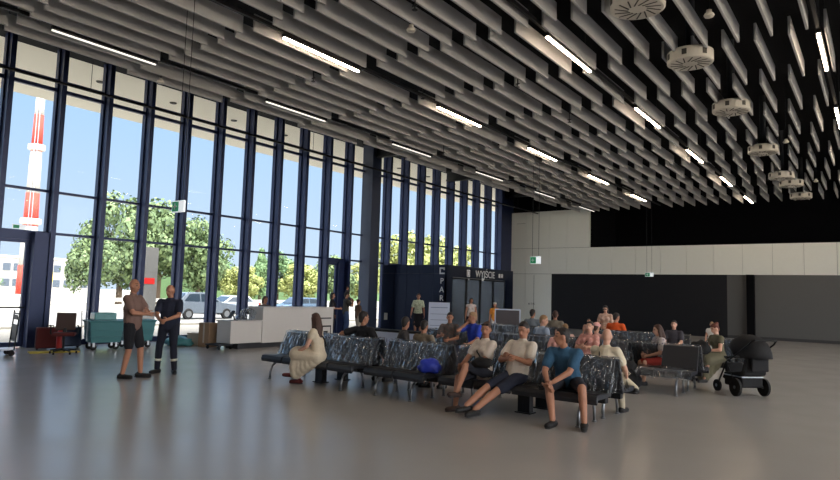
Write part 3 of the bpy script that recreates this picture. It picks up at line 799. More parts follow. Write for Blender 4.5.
carton('tall cardboard box standing left of the white counter', -16.15, 11.75, 8, .42, .36, .70)
carton('brown cardboard box between the tall box and the counter', -15.75, 12.35, -4, .36, .4, .62)
o = crumple('tool_bag', (-16.9, 11.3, 0), (.42, .36, .16), M['teal'], 9, 'dark teal tool bag heaped on the floor right of the uniformed man', 'bag')
o = MB().box(-.28, .28, -.18, .18, 0, .32, .015).box(-.29, .29, -.19, .19, .32, .36, .008).build('storage_crate', M['tan']); put(o, (-16.75, 11.85, .0), R(15)); tag(o, 'pale storage crate with lid beside the window mullion', 'crate')

# teal wheeled carts
def cart(loc, rz, label, box):
    o = empty('laundry_cart', loc, R(rz), label=label, cat='cart', group='teal wheeled carts by the windows')
    mb = MB(); mb.rings([[V((x*sx, y*sy, z)) for x, y in ((-1, -1), (1, -1), (1, 1), (-1, 1))] for z, sx, sy in ((.20, .36, .27), (.72, .42, .32), (.76, .45, .35), (.78, .45, .35), (.76, .40, .30))])
    mb.build('tub', M['teal'], o)
    for z in (.34, .5, .64): MB().box(-.40-.1*(z-.3)*.3, .40+.1*(z-.3)*.3, -.315, .315, z, z+.022, .006).build('rib', M['teal'], o)
    for x in (-.28, .28):
        for y in (-.2, .2):
            w = MB().lathe([(0, -.02), (.075, -.02), (.085, 0), (.075, .02), (0, .02)], (x, y, .085), 16, 'y').build('caster', M['rubber'], o)
            MB().box(x-.025, x+.025, y-.03, y-.022, .08, .20).box(x-.025, x+.025, y+.022, y+.03, .08, .20).build('fork', M['steel'], w)
    if box:
        MB().box(-.30, .25, -.22, .22, .78, .98, .03).build('lid_box', M['tealfilm'], o)
        MB().tube([(-.46, -.25, .25), (-.50, -.25, 1.02), (-.50, .25, 1.02), (-.46, .25, .25)], .014, 8).build('push_handle', M['steel'], o)
    return o
cart((-17.0, 9.05, 0), 78, 'teal wheeled cart with a wrapped box on top, left of the two standing men', True)
cart((-17.05, 10.0, 0), 80, 'teal wheeled cart without a box, partly behind the man in shorts', False)
# office chair
o = empty('office_chair', (-16.4, 7.75, 0), R(60), label='maroon swivel office chair near the left glass door', cat='office chair')
MB().box(-.25, .25, -.25, .24, .44, .52, .03).build('seat', M['redfab'], o)
MB().prism([(.22, .56), (.27, .56), (.36, .98), (.31, 1.0)], -.22, .22, .02).build('backrest', M['brownfab'], o)
MB().box(-.03, .03, .2, .26, .46, .62).build('back_bracket', M['dark'], o)
MB().tube([(0, 0, .08), (0, 0, .45)], .028, 12).build('gas_lift', M['dark'], o)
for k in range(5):
    a = 2*pi*k/5+.3
    l = MB().tube([(0, 0, .12), (.30*cos(a), .30*sin(a), .085)], [.03, .018], 8).build('leg', M['dark'], o)
    MB().lathe([(0, -.02), (.03, -.02), (.03, .02), (0, .02)], (.30*cos(a), .30*sin(a), .03), 12, 'x').build('caster', M['rubber'], l)
for s_ in (-1, 1): MB().tube([(s_*.25, .05, .46), (s_*.30, .05, .50), (s_*.30, .03, .68), (s_*.30, -.16, .70)], .018, 8).build('armrest', M['dark'], o)
o = empty('fire_extinguisher', (-17.0, 7.95, 0), label='red fire extinguisher with pale top beside the maroon chair', cat='fire extinguisher')
MB().lathe([(0, 0), (.085, 0), (.09, .02), (.09, .46), (.06, .54), (.03, .57), (0, .57)], n=20).build('cylinder', M['redpaint'], o, True)
MB().lathe([(0, .57), (.03, .57), (.03, .62), (.04, .63), (.04, .69), (0, .70)], n=12).build('valve', M['white'], o, True); MB().tube([(.03, 0, .64), (.12, 0, .62), (.13, 0, .2)], .013, 8).build('hose', M['rubber'], o)
def suitcase(loc, rz, w, d, h, m_, label):
    o = empty('suitcase', loc, R(rz), label=label, cat='suitcase')
    MB().box(-w/2, w/2, -d/2, d/2, .05, h, .035).build('shell', m_, o)
    MB().tube([(-.08, 0, h), (-.08, 0, h+.05), (.08, 0, h+.05), (.08, 0, h)], .012, 8).build('handle', M['rubber'], o)
    for x in (-w/2+.05, w/2-.05): MB().lathe([(0, -.02), (.03, -.02), (.03, .02), (0, .02)], (x, 0, .03), 10, 'y').build('wheel', M['rubber'], o)
    MB().box(-w/2-.002, w/2+.002, -.004, .004, .08, h-.03).build('zip', M['rubber'], o)
suitcase((-17.6, 7.95, 0), 70, .62, .36, .58, M['redfab'], 'dark maroon suitcase standing against the thick door post')
suitcase((-17.85, 8.55, 0), 85, .6, .3, .56, M['navy'], 'dark blue suitcase between the maroon chair and the teal cart')
o = MB().box(-.55, .55, -.18, .18, 0, .03, .004).build('board', M['yellowmat']); put(o, (-16.85, 7.75, .0), R(75)); tag(o, 'flat yellowish board lying by the maroon suitcase', 'board')
# luggage trolley at the left edge
o = empty('luggage_trolley', (-16.75, 6.35, 0), R(80), label='steel luggage trolley cut by the left edge of the picture', cat='trolley')
MB().tube([(.36, -.26, .14), (.42, -.26, 1.06)], .016, 8).tube([(.36, .26, .14), (.42, .26, 1.06)], .016, 8).tube([(.42, -.26, .98), (.42, .26, .98)], .018, 8).tube([(.39, -.26, .72), (.39, .26, .72)], .012, 8).tube([(.37, -.26, .35), (.37, .26, .35)], .012, 8).build('frame', M['dark'], o)
MB().box(.385, .40, -.24, .24, .36, .72).box(.40, .42, -.12, .2, .84, .95).build('back_panel', M['dark'], o)
MB().box(-.5, .4, -.26, .26, .14, .17, .006).build('platform', M['steel'], o)
for x, y in ((.32, -.22), (.32, .22), (-.42, 0)): MB().lathe([(0, -.02), (.06, -.02), (.07, 0), (.06, .02), (0, .02)], (x, y, .07), 14, 'y').box(x-.02, x+.02, y-.03, y-.022, .07, .14).build('wheel', M['rubber'], o)

# info board, display, bench block
o = empty('info_board', (-14.35, 21.2, 0), R(32), label='pale leaning information board in front of the dark entrance box', cat='info board')
MB().prism([(-.22, .25), (-.19, .25), (.12, 1.42), (.09, 1.42)], -.42, .42).build('panel', M['board'], o)
mb = MB()
for z, hh in ((1.2, .03), (.95, .02), (.72, .02), (.5, .02)): mb.prism([(-.223+.31*(z-.25)/1.17-.004, z), (-.223+.31*(z-.25)/1.17+.006, z), (-.223+.31*(z+hh-.25)/1.17+.006, z+hh), (-.223+.31*(z+hh-.25)/1.17-.004, z+hh)], -.34, .34)
mb.build('text_line', M['boardline'], o)
for s_ in (-1, 1): MB().tube([(s_*.38, -.24, 0), (s_*.38, -.16, .3)], .018, 8).tube([(s_*.36, .45, 0), (s_*.36, .11, 1.3)], .014, 8).build('leg', M['dark'], o)
o = empty('display_stand', (-9.98, 18.75, 0), R(28), label='grey framed display standing right of the woman with the orange vest', cat='display')
MB().box(-.42, .42, -.03, .03, .72, 1.32, .008).build('frame', M['board'], o); MB().box(-.38, .38, -.034, -.028, .76, 1.28).build('screen', M['screen'], o)
for s_ in (-1, 1): MB().tube([(s_*.3, 0, .0), (s_*.3, 0, .75)], .02, 8).box(s_*.3-.03, s_*.3+.03, -.25, .25, 0, .03).build('leg', M['dark'], o)
o = empty('bench_block', (-12.95, 16.95, 0), label='low pale bench block with a black top behind the seats', cat='bench')
MB().box(-1.2, 1.5, -.25, .25, 0, .44, .005).build('base', M['board'], o); MB().box(-1.22, 1.52, -.27, .27, .44, .51, .008).build('seat_top', M['rubber'], o)

# bags
crumple('blue_bag', (-5.98, 8.58, .455), (.21, .15, .13), M['bluefab'], 3, 'bright blue bag lying on the two seat bench', 'bag')
o = crumple('backpack', (-3.95, 12.35, 0), (.2, .17, .33), M['blackfab'], 12, 'black backpack on the floor in the gap of the second row bench', 'backpack')
MB().tube([(.1, -.15, .1), (.2, -.25, .2), (.2, -.25, .35), (.1, -.14, .42)], .015, 8).build('strap', M['blackfab'], o)
o = empty('water_bottle', (-5.22, 17.05, .46), label='clear water bottle on the third row seat beside the man in orange', cat='bottle')
MB().lathe([(0, 0), (.035, 0), (.037, .02), (.037, .16), (.015, .21), (.015, .225), (0, .225)], n=16).build('body', M['bottle'], o, True); MB().lathe([(0, .22), (.018, .22), (.018, .245), (0, .245)], n=12).build('cap', M['white'], o)

# stroller
def stroller():
    o = empty('stroller', (-2.06, 13.4, 0), R(45), label='black baby stroller with its hood up at the right end of the seats', cat='stroller')
    mb = MB()
    for s_ in (-1, 1):
        mb.tube([(s_*.27, -.02, .17), (s_*.25, .30, .60), (s_*.25, -.02, .78), (s_*.25, -.36, .98), (s_*.24, -.42, 1.04)], .016, 8)
        mb.tube([(s_*.25, .30, .60), (s_*.20, .64, .14)], .016, 8)
    mb.tube([(-.27, -.02, .17), (.27, -.02, .17)], .014, 8)
    mb.build('frame', M['dark'], o)
    MB().tube([(-.24, -.42, 1.04), (-.22, -.47, 1.06), (.22, -.47, 1.06), (.24, -.42, 1.04)], .02, 10).build('handlebar', M['rubber'], o)
    mb = MB(); mb.prism([(-.12, .45), (.42, .40), (.48, .28), (.40, .26), (.05, .34), (-.18, .40), (-.30, .90), (-.24, .92)], -.22, .22, .02)
    mb.build('seat_shell', M['blackfab'], o)
    MB().prism([(.34, .36), (.44, .34), (.48, .55), (.42, .57)], -.18, .18, .02).build('footmuff', M['blackfab'], o)
    rg = []
    for k in range(11):
        a = pi*(.02+.78*k/10)
        r = []
        for q in range(13):
            b = pi*q/12
            r.append(V((.265*cos(b), -.02-(.10+.36*sin(b)**.6)*cos(a), .70+(.08+.36*sin(b)**.5)*sin(a)*1.0)))
        rg.append(r)
    hd = MB().rings(rg, closed=False, cap=False).build('hood', M['blackfab'], o, True)
    so = hd.modifiers.new('s', 'SOLIDIFY'); so.thickness = .02
    MB().box(-.17, .17, -.33, -.28, .48, .96, .02).build('back_panel', M['blackfab'], o)
    MB().box(-.22, .22, -.10, .42, .16, .36, .03).build('basket', M['blackfab'], o)
    MB().box(-.225, .225, -.11, .43, .345, .365, .004).build('basket_rim', M['steel'], o)
    MB().tube([(-.24, .22, .62), (-.2, .42, .68), (.2, .42, .68), (.24, .22, .62)], .018, 8).build('bumper_bar', M['rubber'], o)
    def wheel(x, y, r):
        w = MB().lathe([(r*.78, -.022), (r, -.02), (r, .02), (r*.78, .022), (r*.78, -.022)], (x, y, r), 24, 'x').build('wheel', M['rubber'], o)
        h = MB().lathe([(0, -.028), (.03, -.028), (.03, .028), (0, .028)], (x, y, r), 12, 'x')
        for k in range(5):
            a = 2*pi*k/5; h.tube([(x, y, r), (x, y+r*.8*cos(a), r+r*.8*sin(a))], .011, 6)
        h.build('spokes', M['leg'], w)
    for s_ in (-1, 1): wheel(s_*.29, -.02, .165); wheel(s_*.20, .66, .11)
stroller()

# ------------------------------------------------------------------ people
ST_ = lambda *a, **k: person(*a, sit=False, **k)
ST_('standing man in a brownish T-shirt and black shorts with folded arms by the left windows', (-11.4, 6.62, 0), 118, s=1.07, bulk=1.2, La=(.11, .13, .09), Ra=(-.12, -.06, .09),
    Lh=(.03, .23, 1.16), Rh=(-.02, .27, 1.12), Le=(.9, -.1, -.6), Re=(-.9, -.1, -.6), hair=('bald', 'dark'), top=('tee', (124, 98, 90), None), bottom=('shorts', (24, 25, 32)), head=(-5, -3), sk='tan', lean=-3)
ST_('uniformed man in navy with reflective bands on his trouser legs', (-11.6, 7.5, 0), 38, s=1.02, bulk=1.1, La=(.17, .05, .09), Ra=(-.17, .02, .09), Lh=(.09, .34, 1.06), Rh=(-.06, .34, 1.04), Le=(.7, -.3, -.6), Re=(-.7, -.3, -.6),
    hair=('bald', 'dark'), top=('tee', (26, 32, 52), None), bottom=('trousers', (24, 28, 44), 'tape'), head=(-25, -12), sk='tan', fist=.9)
o, j = person('woman in a cream dress with long brown hair sitting sideways on the left bench', (-8.33, 8.44, 0), -68, fem=True, s=.98, lean=8, head=(-28, -8), Lk=(.05, .6, .9), Rk=(0, .6, .8),
    La=(.02, .50, .22), Ra=(-.13, .44, .09), Lh=(.12, .38, .62), Rh=(-.10, .34, .63), hair=('long', 'brown'), top=('dress', (214, 200, 176), None), bottom=('dress', None, .62), sk='fair', shoe_mat=M['redfab'], Le=(.4, -.4, -.7), Re=(-.4, -.4, -.7))
strap(o, j, M['rubber'], 1, -1)
person('man in a black T-shirt seen from behind with his arms spread along the backrests', (-8.0, 9.36, 0), 180, s=1.03, bulk=1.15, lean=-10, Lh=(.60, -.02, .86), Rh=(-.50, -.12, .52), Le=(.4, -.7, -.2), Re=(-.6, -.6, .1), hair=('short', 'dark'), top=('tee', (22, 22, 28), None), bottom=('trousers', (40, 42, 52)), head=(-20, 0))
person('dark haired person in a dark top seen in profile behind the wrapped bench', (-7.3, 9.5, 0), 140, s=.95, lean=10, head=(40, -5), hair=('short', 'dark'), top=('tee', (70, 66, 66), None), bottom=('shorts', (40, 42, 52)), vox=.015, Lh=(.1, .42, .75))
person('dark haired person in a khaki top seen from behind over the wrapped bench', (-6.72, 9.42, 0), 178, s=.90, lean=4, head=(10, -14), hair=('short', 'dark'), top=('tee', (120, 108, 92), None), bottom=('shorts', (40, 42, 52)), vox=.015)
person('man in a grey patterned T-shirt in the second row holding a phone up', (-8.25, 12.66, 0), 15, s=.97, lean=2, head=(20, -5), Rh=(-.12, .34, .80), Lh=(.12, .36, .72), hair=('short', 'dark'), top=('tee', (96, 90, 88), (130, 100, 92)), bottom=('shorts', (46, 48, 60)), vox=.016)
person('fair haired man in bright blue with a hand at his cheek, second row', (-7.52, 12.6, 0), -12, s=1.02, lean=8, head=(-20, -8), Rh=(-.12, .16, 1.06), Re=(-.5, .3, -.8), Lh=(.14, .40, .62), hair=('short', 'fair'), top=('tee', (40, 66, 176), None), bottom=('trousers', (54, 60, 84)), vox=.016)
o, j = person('woman in a white T-shirt with sunglasses on her head and crossed legs', (-5.0, 8.62, 0), -14, fem=True, s=.97, lean=-6, head=(30, -4), La=(.0, .56, .30), Ra=(-.06, .52, .09), Lk=(-.05, .5, .9), Rk=(-.1, .6, .7), Lh=(-.02, .30, .70), Rh=(-.14, .34, .66),
    Le=(.6, -.2, -.6), Re=(-.6, -.2, -.6), hair=('bun', 'brown'), top=('tee', (222, 208, 194), None), bottom=('shorts', (40, 42, 52)), sk='tan', glasses='up', shoe_mat=M['brownfab'])
strap(o, j, M['rubber'], -1, 1)
crumple('handbag', (-4.86, 8.34, .655), (.17, .12, .085), M['blackfab'], 21, 'small black handbag on the lap of the woman in white', 'handbag')
person('man in a white T-shirt with folded arms and outstretched crossed legs', (-4.40, 8.56, 0), -10, s=1.04, bulk=1.08, lean=-17, head=(8, -14), La=(-.16, .76, .09), Ra=(-.26, .74, .16), Lk=(.1, .5, .8), Rk=(-.2, .5, .8), Lh=(.03, .14, .81), Rh=(-.02, .18, .78),
    Le=(.9, -.1, -.6), Re=(-.9, -.1, -.6), hair=('short', 'dark'), top=('tee', (226, 214, 200), None), bottom=('shorts', (40, 46, 64)), sk='tan', fist=.8, vox=.012)
o, j = person('man in a teal T-shirt leaning forward with his hands between his knees', (-3.62, 8.66, 0), 6, s=1.04, bulk=1.05, lean=28, head=(-62, 0), La=(.34, .46, .09), Ra=(-.04, .56, .09), Lk=(.22, .5, .9), Rk=(-.32, .5, .8), Lh=(-.06, .50, .56), Rh=(-.12, .52, .52),
    Le=(.6, .0, -.8), Re=(-.7, .0, -.8), hair=('short', 'dark'), top=('tee', (46, 84, 112), None), bottom=('shorts', (34, 36, 46)), sk='tan', fist=.9, vox=.012)
o2 = MB().tube([j['wL'].lerp(j['wL']+V((0, .05, .03)), .3), j['wL']+V((0, .05, .03))], .036, 12).build('watch', M['rubber'], o)
phone = MB().box(-.035, .035, -.004, .004, -.07, .07, .003).build('phone', M['rubber']); phone.location = (-3.76, 8.05, .50); phone.rotation_euler = (R(60), 0, R(20)); tag(phone, 'dark phone held by the man in teal', 'phone')
o, j = person('bald man in a cream shirt seen from behind with one leg crossed', (-3.36, 9.30, 0), 176, s=.95, bulk=1.3, lean=13, head=(8, -10), La=(-.32, .50, .42), Ra=(-.06, .60, .09), Lk=(.3, .5, .5), Rk=(-.1, .6, .7), Lh=(.0, .40, .66), Rh=(-.22, .38, .62),
    hair=('bald', 'dark'), top=('tee', (214, 202, 178), None), bottom=('trousers', (196, 184, 160)), sk='fair', vox=.012)
strap(o, j, M['rubber'], 1, -1)
o, j = person('woman in a pink top with folded arms facing the camera in the second row', (-4.88, 12.58, 0), -6, fem=True, s=.93, lean=-14, head=(6, 4), Lh=(.03, .15, .82), Rh=(-.02, .19, .79), Le=(.9, -.1, -.6), Re=(-.9, -.1, -.6), hair=('bun', 'dark'), top=('tee', (206, 146, 136), (222, 172, 160)), bottom=('trousers', (60, 56, 60)), vox=.015, sk='fair')
strap(o, j, M['rubber'], 1, -1)
person('small child in pink leaning on the woman in the pink top', (-5.52, 12.6, 0), 10, fem=True, s=.74, lean=4, head=(10, 0), La=(.1, .5, .2), Ra=(-.1, .5, .2), hair=('bob', 'dark'), top=('tee', (208, 156, 146), None), bottom=('shorts', (150, 110, 110)), vox=.015, sk='fair')
person('child in a pink cap on the bench behind the woman in pink', (-5.0, 13.42, 0), 178, s=.86, lean=0, head=(-10, -6), cap=(226, 170, 164), hair=('short', 'brown'), top=('tee', (196, 150, 140), None), bottom=('shorts', (90, 80, 90)), vox=.016, sk='fair')
person('man in an orange T-shirt seen from behind in the third row', (-5.98, 17.5, 0), 178, s=1.03, lean=4, head=(-25, -8), hair=('short', 'dark'), top=('tee', (226, 92, 34), None), bottom=('trousers', (44, 46, 56)), vox=.017)
ST_('standing woman in a pale pink top with dark glasses at the back of the hall', (-6.75, 18.9, 0), 10, fem=True, s=.90, lean=6, head=(0, -14), Lh=(.10, .28, 1.0), Rh=(-.10, .28, 1.04), hair=('long', 'dark'), top=('tee', (198, 160, 140), (224, 200, 184)), bottom=('trousers', (70, 62, 60)), glasses='on', vox=.017, sk='fair')
ST_('child standing beside the woman with dark glasses', (-7.22, 18.75, 0), 15, s=.66, head=(20, 0), hair=('short', 'dark'), top=('tee', (196, 150, 132), None), bottom=('shorts', (60, 60, 80)), vox=.016, sk='fair')
person('long haired girl in a patterned top and red shorts', (-3.62, 13.3, 0), -50, fem=True, s=.90, lean=6, head=(-8, -8), La=(.1, .44, .14), Ra=(-.06, .46, .12), Lh=(.1, .34, .7), Rh=(-.1, .34, .72), hair=('long', 'brown'), top=('tee', (196, 184, 180), (120, 112, 130)), bottom=('shorts', (170, 60, 52)), vox=.015, sk='fair')
person('pale faced person sitting in the third row behind the long haired girl', (-4.28, 16.85, 0), 0, s=.9, lean=-6, head=(0, 2), hair=('short', 'dark'), top=('tee', (60, 58, 66), None), bottom=('trousers', (44, 44, 50)), vox=.018, sk='fair')
person('auburn haired woman in an olive dress sitting beside the stroller', (-2.92, 15.28, 0), -42, fem=True, s=.93, lean=10, head=(-10, -26), Lh=(.10, .38, .74), Rh=(-.08, .40, .72), hair=('bun', 'auburn'), top=('dress', (104, 100, 80), None), bottom=('dress', None, .75), vox=.014, sk='fair', La=(.12, .5, .09), Ra=(-.1, .48, .09))
crumple('shoulder_bag', (-3.22, 14.93, .60), (.20, .15, .17), M['blackfab'], 31, 'large black bag on the lap of the woman in olive', 'bag')
ST_('small child dressed in white standing far behind the woman in olive', (-4.02, 20.0, 0), 0, s=.68, fem=True, hair=('short', 'fair'), top=('dress', (224, 220, 214), None), bottom=('dress', None, .6), vox=.016, sk='fair')
person('dark haired man in a grey shirt seen from behind near the white wall', (-8.42, 17.35, 0), 184, s=1.04, lean=2, head=(-10, 0), hair=('short', 'dark'), top=('tee', (112, 120, 128), None), bottom=('trousers', (44, 46, 56)), vox=.018)
person('brown haired man in an olive shirt in front of the black shutter', (-7.72, 17.4, 0), 190, s=1.02, lean=4, head=(20, -4), hair=('short', 'brown'), top=('tee', (118, 110, 98), None), bottom=('trousers', (44, 46, 56)), vox=.018)
person('man in a light blue shirt leaning sideways in the second row', (-6.38, 13.45, 0), 150, s=1.0, lean=14, head=(-45, -12), hair=('short', 'fair'), top=('tee', (160, 176, 198), None), bottom=('trousers', (54, 60, 84)), vox=.016, sk='fair')
person('small pale child beside the man in light blue', (-5.70, 13.40, 0), 200, s=.80, lean=6, head=(40, 0), hair=('short', 'fair'), top=('tee', (206, 170, 160), None), bottom=('shorts', (120, 120, 140)), vox=.016, sk='fair')
ST_('woman in a pale patterned blouse and dark skirt beside the dark entrance box', (-15.75, 21.7, 0), 35, fem=True, s=1.02, hair=('bun', 'brown'), top=('tee', (196, 204, 180), (120, 140, 110)), bottom=('skirt', (28, 28, 36), .55), vox=.017, sk='tan', Rh=(-.30, .05, .8), head=(0, -6))
ST_('woman in a white top and dark skirt in front of the glass entrance', (-13.9, 22.9, 0), 40, fem=True, s=.95, hair=('long', 'dark'), top=('tank', (218, 206, 200), None), bottom=('skirt', (36, 32, 40), .45), vox=.017, sk='tan')
ST_('person in a yellow and orange vest with a white cap by the entrance', (-13.0, 23.3, 0), 30, fem=True, s=.86, hair=('bob', 'brown'), cap=(214, 210, 200), top=('tee', (226, 140, 54), (226, 190, 70)), bottom=('trousers', (190, 180, 176)), vox=.017, sk='tan')
ST_('dark clothed woman standing by the second glass door', (-17.35, 18.2, 0), 130, fem=True, s=.98, hair=('bob', 'dark'), top=('tee', (44, 42, 46), None), bottom=('trousers', (36, 38, 48)), vox=.017, head=(-20, 0), Rh=(-.1, .3, 1.1))
o, j = ST_('man in a dark olive T-shirt and jeans carrying a child on his shoulders', (-17.3, 18.95, 0), 150, s=1.0, hair=('short', 'dark'), top=('tee', (66, 62, 56), None), bottom=('trousers', (58, 78, 116)), vox=.017, Lh=(.18, .22, 1.36), Rh=(-.18, .22, 1.36), Le=(.6, .4, -.6), Re=(-.6, .4, -.6))
person('toddler riding on the shoulders of the man in jeans', (-17.34, 19.02, 1.05), 150, s=.56, seat=.40, La=(.16, .27, .28), Ra=(-.16, .27, .28), Lk=(.3, .8, .2), Rk=(-.3, .8, .2), hair=('short', 'brown'), top=('tee', (76, 62, 60), None), bottom=('shorts', (60, 70, 100)), vox=.014, Lh=(.14, .2, .62), Rh=(-.42, .2, .7))
ST_('woman in a brown top and beige trousers beside the man with the toddler', (-17.15, 19.5, 0), 165, fem=True, s=.84, hair=('bun', 'brown'), top=('tee', (104, 80, 66), None), bottom=('trousers', (190, 178, 160)), vox=.017, bulk=1.1)
person('staff member with brown hair sitting behind the white counter', (-16.3, 13.95, 0), 80, fem=True, s=1.0, seat=.62, hair=('bob', 'brown'), top=('tee', (92, 84, 84), None), bottom=('trousers', (44, 46, 56)), vox=.017, head=(10, -6), La=(.12, .3, .3), Ra=(-.12, .3, .3), Lh=(.14, .24, .9), Rh=(-.14, .24, .9))
o = empty('stool', (-16.33, 13.95, 0), label='tall stool under the staff member behind the counter', cat='stool')
MB().lathe([(0, .56), (.18, .56), (.19, .59), (.18, .62), (0, .62)], n=20).build('seat', M['rubber'], o); MB().tube([(0, 0, 0), (0, 0, .57)], .025, 10).lathe([(0, 0), (.22, 0), (.2, .03), (0, .035)], n=20).build('base', M['steel'], o)

# ------------------------------------------------------------------ outdoors
GZ = -.15
struct(MB().box(-300, WX-.31, -140, 320, GZ-.3, GZ).build('ground', M['pave']))
struct(MB().box(-44, -28.6, -140, 320, GZ, GZ+.012).build('road', M['asphalt']))
struct(MB().box(-28.6, -28.35, -140, 320, GZ, GZ+.10).box(-44.3, -44, -140, 320, GZ, GZ+.10).build('kerb', M['kerb']))
cn = MB(); cn.box(-24.4, WX-.31, -14, 60, 8.36, 8.7)
cn = struct(cn.build('canopy', M['soffit']))
mb = MB()
struct(MB().box(WX-.3, 14.3, LY+6, LY+6.2, -.1, 8.7).build('wall_back', M['greywall']))
for i in range(12):
    o = MB().lathe([(0, -.03), (.11, -.03), (.13, 0), (0, 0)], n=18).build('soffit_light', M['slot']); o.location = (-20.6, 7.6+2.67*i, 8.36)
    tag(o, 'round recessed light under the outdoor canopy, %s along from the left' % nth(i+1), 'canopy light', 'canopy downlights')
# building
b = empty('office_building', (-150, 45, GZ), label='long white two storey building far away behind the road on the left', cat='building')
MB().box(-14, 0, -45, 33, 0, 7.3).build('wall', M['concrete'], b); MB().box(-14.3, .3, -45.3, 33.3, 7.3, 7.7).build('roof_edge', M['white'], b)
wm = MB().box(0, .1, -.75, .75, 0, 1.6).mesh('window'); wm.materials.append(M['winfar'])
for z in (1.2, 4.5):
    for k in range(30):
        o = bpy.data.objects.new('window', wm); COL.objects.link(o); o.parent = b; o.location = (0, -30+2.05*k, z)
# chimney
c = empty('chimney', (-120, 49.6, GZ), label='tall red and white banded chimney standing behind the low white building', cat='chimney')
zs = [(0, 5.0, 'red'), (5.0, 11.8, 'chwhite'), (11.8, 17.6, 'red'), (17.6, 25.0, 'chwhite'), (25.0, 31.6, 'red'), (31.6, 34.5, 'chwhite')]
rad = lambda z: 1.45-.022*z
for z0, z1, m_ in zs: MB().lathe([(rad(z0), z0), (rad(z1), z1)], n=24).build('band', M[m_], c, True)
for z in (12.2, 25.3): MB().lathe([(rad(z), z-.2), (rad(z)+.45, z), (rad(z)+.45, z+.9), (rad(z)+.4, z+.9), (rad(z)+.4, z+.1), (rad(z), z+.1)], n=24).build('gallery', M['offwhite'], c)
mb = MB()
mb.tube([(1.2, -.9, 0), (.75, -.7, 34)], .07, 6); mb.tube([(1.5, -.5, 0), (1.05, -.35, 34)], .07, 6)
mb.build('ladder', M['steel'], c)

def foliage(seed, n, conifer=False):
    rnd = random.Random(seed); bm = bmesh.new(); cl = []
    for k in range(34):
        if conifer:
            z = rnd.uniform(.06, 1); r = .33*(1-z)+.02; a = rnd.uniform(0, 6.28); cl.append((V((r*.75*cos(a), r*.75*sin(a), z)), .09+.12*(1-z)))
        else:
            v = V((rnd.gauss(0, 1), rnd.gauss(0, 1), rnd.gauss(0, 1))).normalized()*rnd.uniform(.25, .40)
            cl.append((V((v.x*1.0, v.y*1.0, .60+v.z*.92)), rnd.uniform(.11, .19)))
    for k in range(n):
        c, r = cl[rnd.randrange(len(cl))]
        d = V((rnd.gauss(0, 1), rnd.gauss(0, 1), rnd.gauss(0, 1))).normalized()
        p = c+d*r*rnd.uniform(.6, 1.0); p.z = max(p.z, .06)
        t = d.orthogonal().normalized(); t.rotate(Matrix.Rotation(rnd.uniform(0, 6.28), 3, d)); q = (d+V((rnd.gauss(0, .5), rnd.gauss(0, .5), rnd.gauss(0, .5)))).normalized().cross(t).normalized()
        w = rnd.uniform(.018, .034)
        bm.faces.new([bm.verts.new(p+t*w*a+q*w*b_*.7) for a, b_ in ((-1, 0), (0, -1), (1.1, 0), (0, 1))])
    me = bpy.data.meshes.new('foliage'); bm.to_mesh(me); bm.free(); return me
FOL = [foliage(1, 5200), foliage(2, 5200), foliage(3, 3600, True)]
FM = {}
def tree(x, y, h, w, kind, leaf, label):
    o = empty('tree', (x, y, GZ), (x*7+y*3) % 6.28, label=label, cat='tree', group='trees beyond the road')
    key = (kind, leaf)
    if key not in FM:
        me = FOL[kind].copy(); me.materials.clear(); me.materials.append(M[leaf]); FM[key] = me
    f = bpy.data.objects.new('foliage', FM[key]); COL.objects.link(f); f.parent = o; f.scale = (w, w, h)
    mb = MB(); mb.tube([(0, 0, 0), (.05, 0, h*.3), (0, .05, h*.75)], [w*.035+.05, w*.028+.03, .03], 8)
    if kind < 2:
        for k in range(5):
            a = k*1.3; mb.tube([(0.03, 0, h*(.25+.05*k)), (w*.3*cos(a), w*.3*sin(a), h*(.5+.06*k))], [.07, .02], 6)
    mb.build('trunk', M['bark'], o)
T = [(-58, 29.5, 6.3, 5.5, 0, 'leafA', 'low green tree at the left end of the big clump'), (-60, 33.2, 10.6, 7.6, 1, 'leafA', 'tall green tree in the left half of the big clump'), (-62, 38.5, 10.2, 8.4, 0, 'leafA', 'broad green tree behind the uniformed man'),
     (-60, 42.0, 9.2, 7.0, 1, 'leafA', 'green tree at the right end of the big clump'), (-66, 47.5, 6.4, 6.5, 0, 'leafC', 'dark green tree right of the big clump'), (-62, 49.3, 4.6, 5.5, 1, 'leafB', 'yellowish low tree behind the silver car'), (-62, 52.2, 6.6, 4.2, 2, 'leafC', 'pointed conifer right of the silver car'),
     (-66, 58.5, 6.6, 6.5, 0, 'leafC', 'dark green tree right of the pointed conifer'), (-62, 59.0, 5.4, 6.5, 1, 'leafB', 'yellow green tree behind the white counter'), (-62, 65.0, 6.4, 7.0, 0, 'leafA', 'mid green tree behind the blue grey car'), (-62, 71.5, 6.0, 7.0, 1, 'leafB', 'yellow green tree seen beside the second glass door'),
     (-60, 77.0, 7.0, 7.0, 0, 'leafA', 'green tree seen just left of the pillar'), (-46, 60.0, 9.0, 7.5, 1, 'leafB', 'yellow green tree seen just right of the pillar'), (-46, 66.5, 8.8, 7.5, 0, 'leafB', 'yellow green tree above the dark entrance box'), (-46, 73.0, 8.6, 7.5, 1, 'leafB', 'yellow green tree farthest right above the entrance box'),
     (-70, 24.0, 3.2, 5.0, 1, 'leafC', 'low dark bush in front of the long white building')]
for a in T: tree(*a)
tag(MB().box(-74, -72, 44, 120, GZ, 3.4).build('hedge', M['leafC']), 'long dark hedge behind the trees', 'hedge')

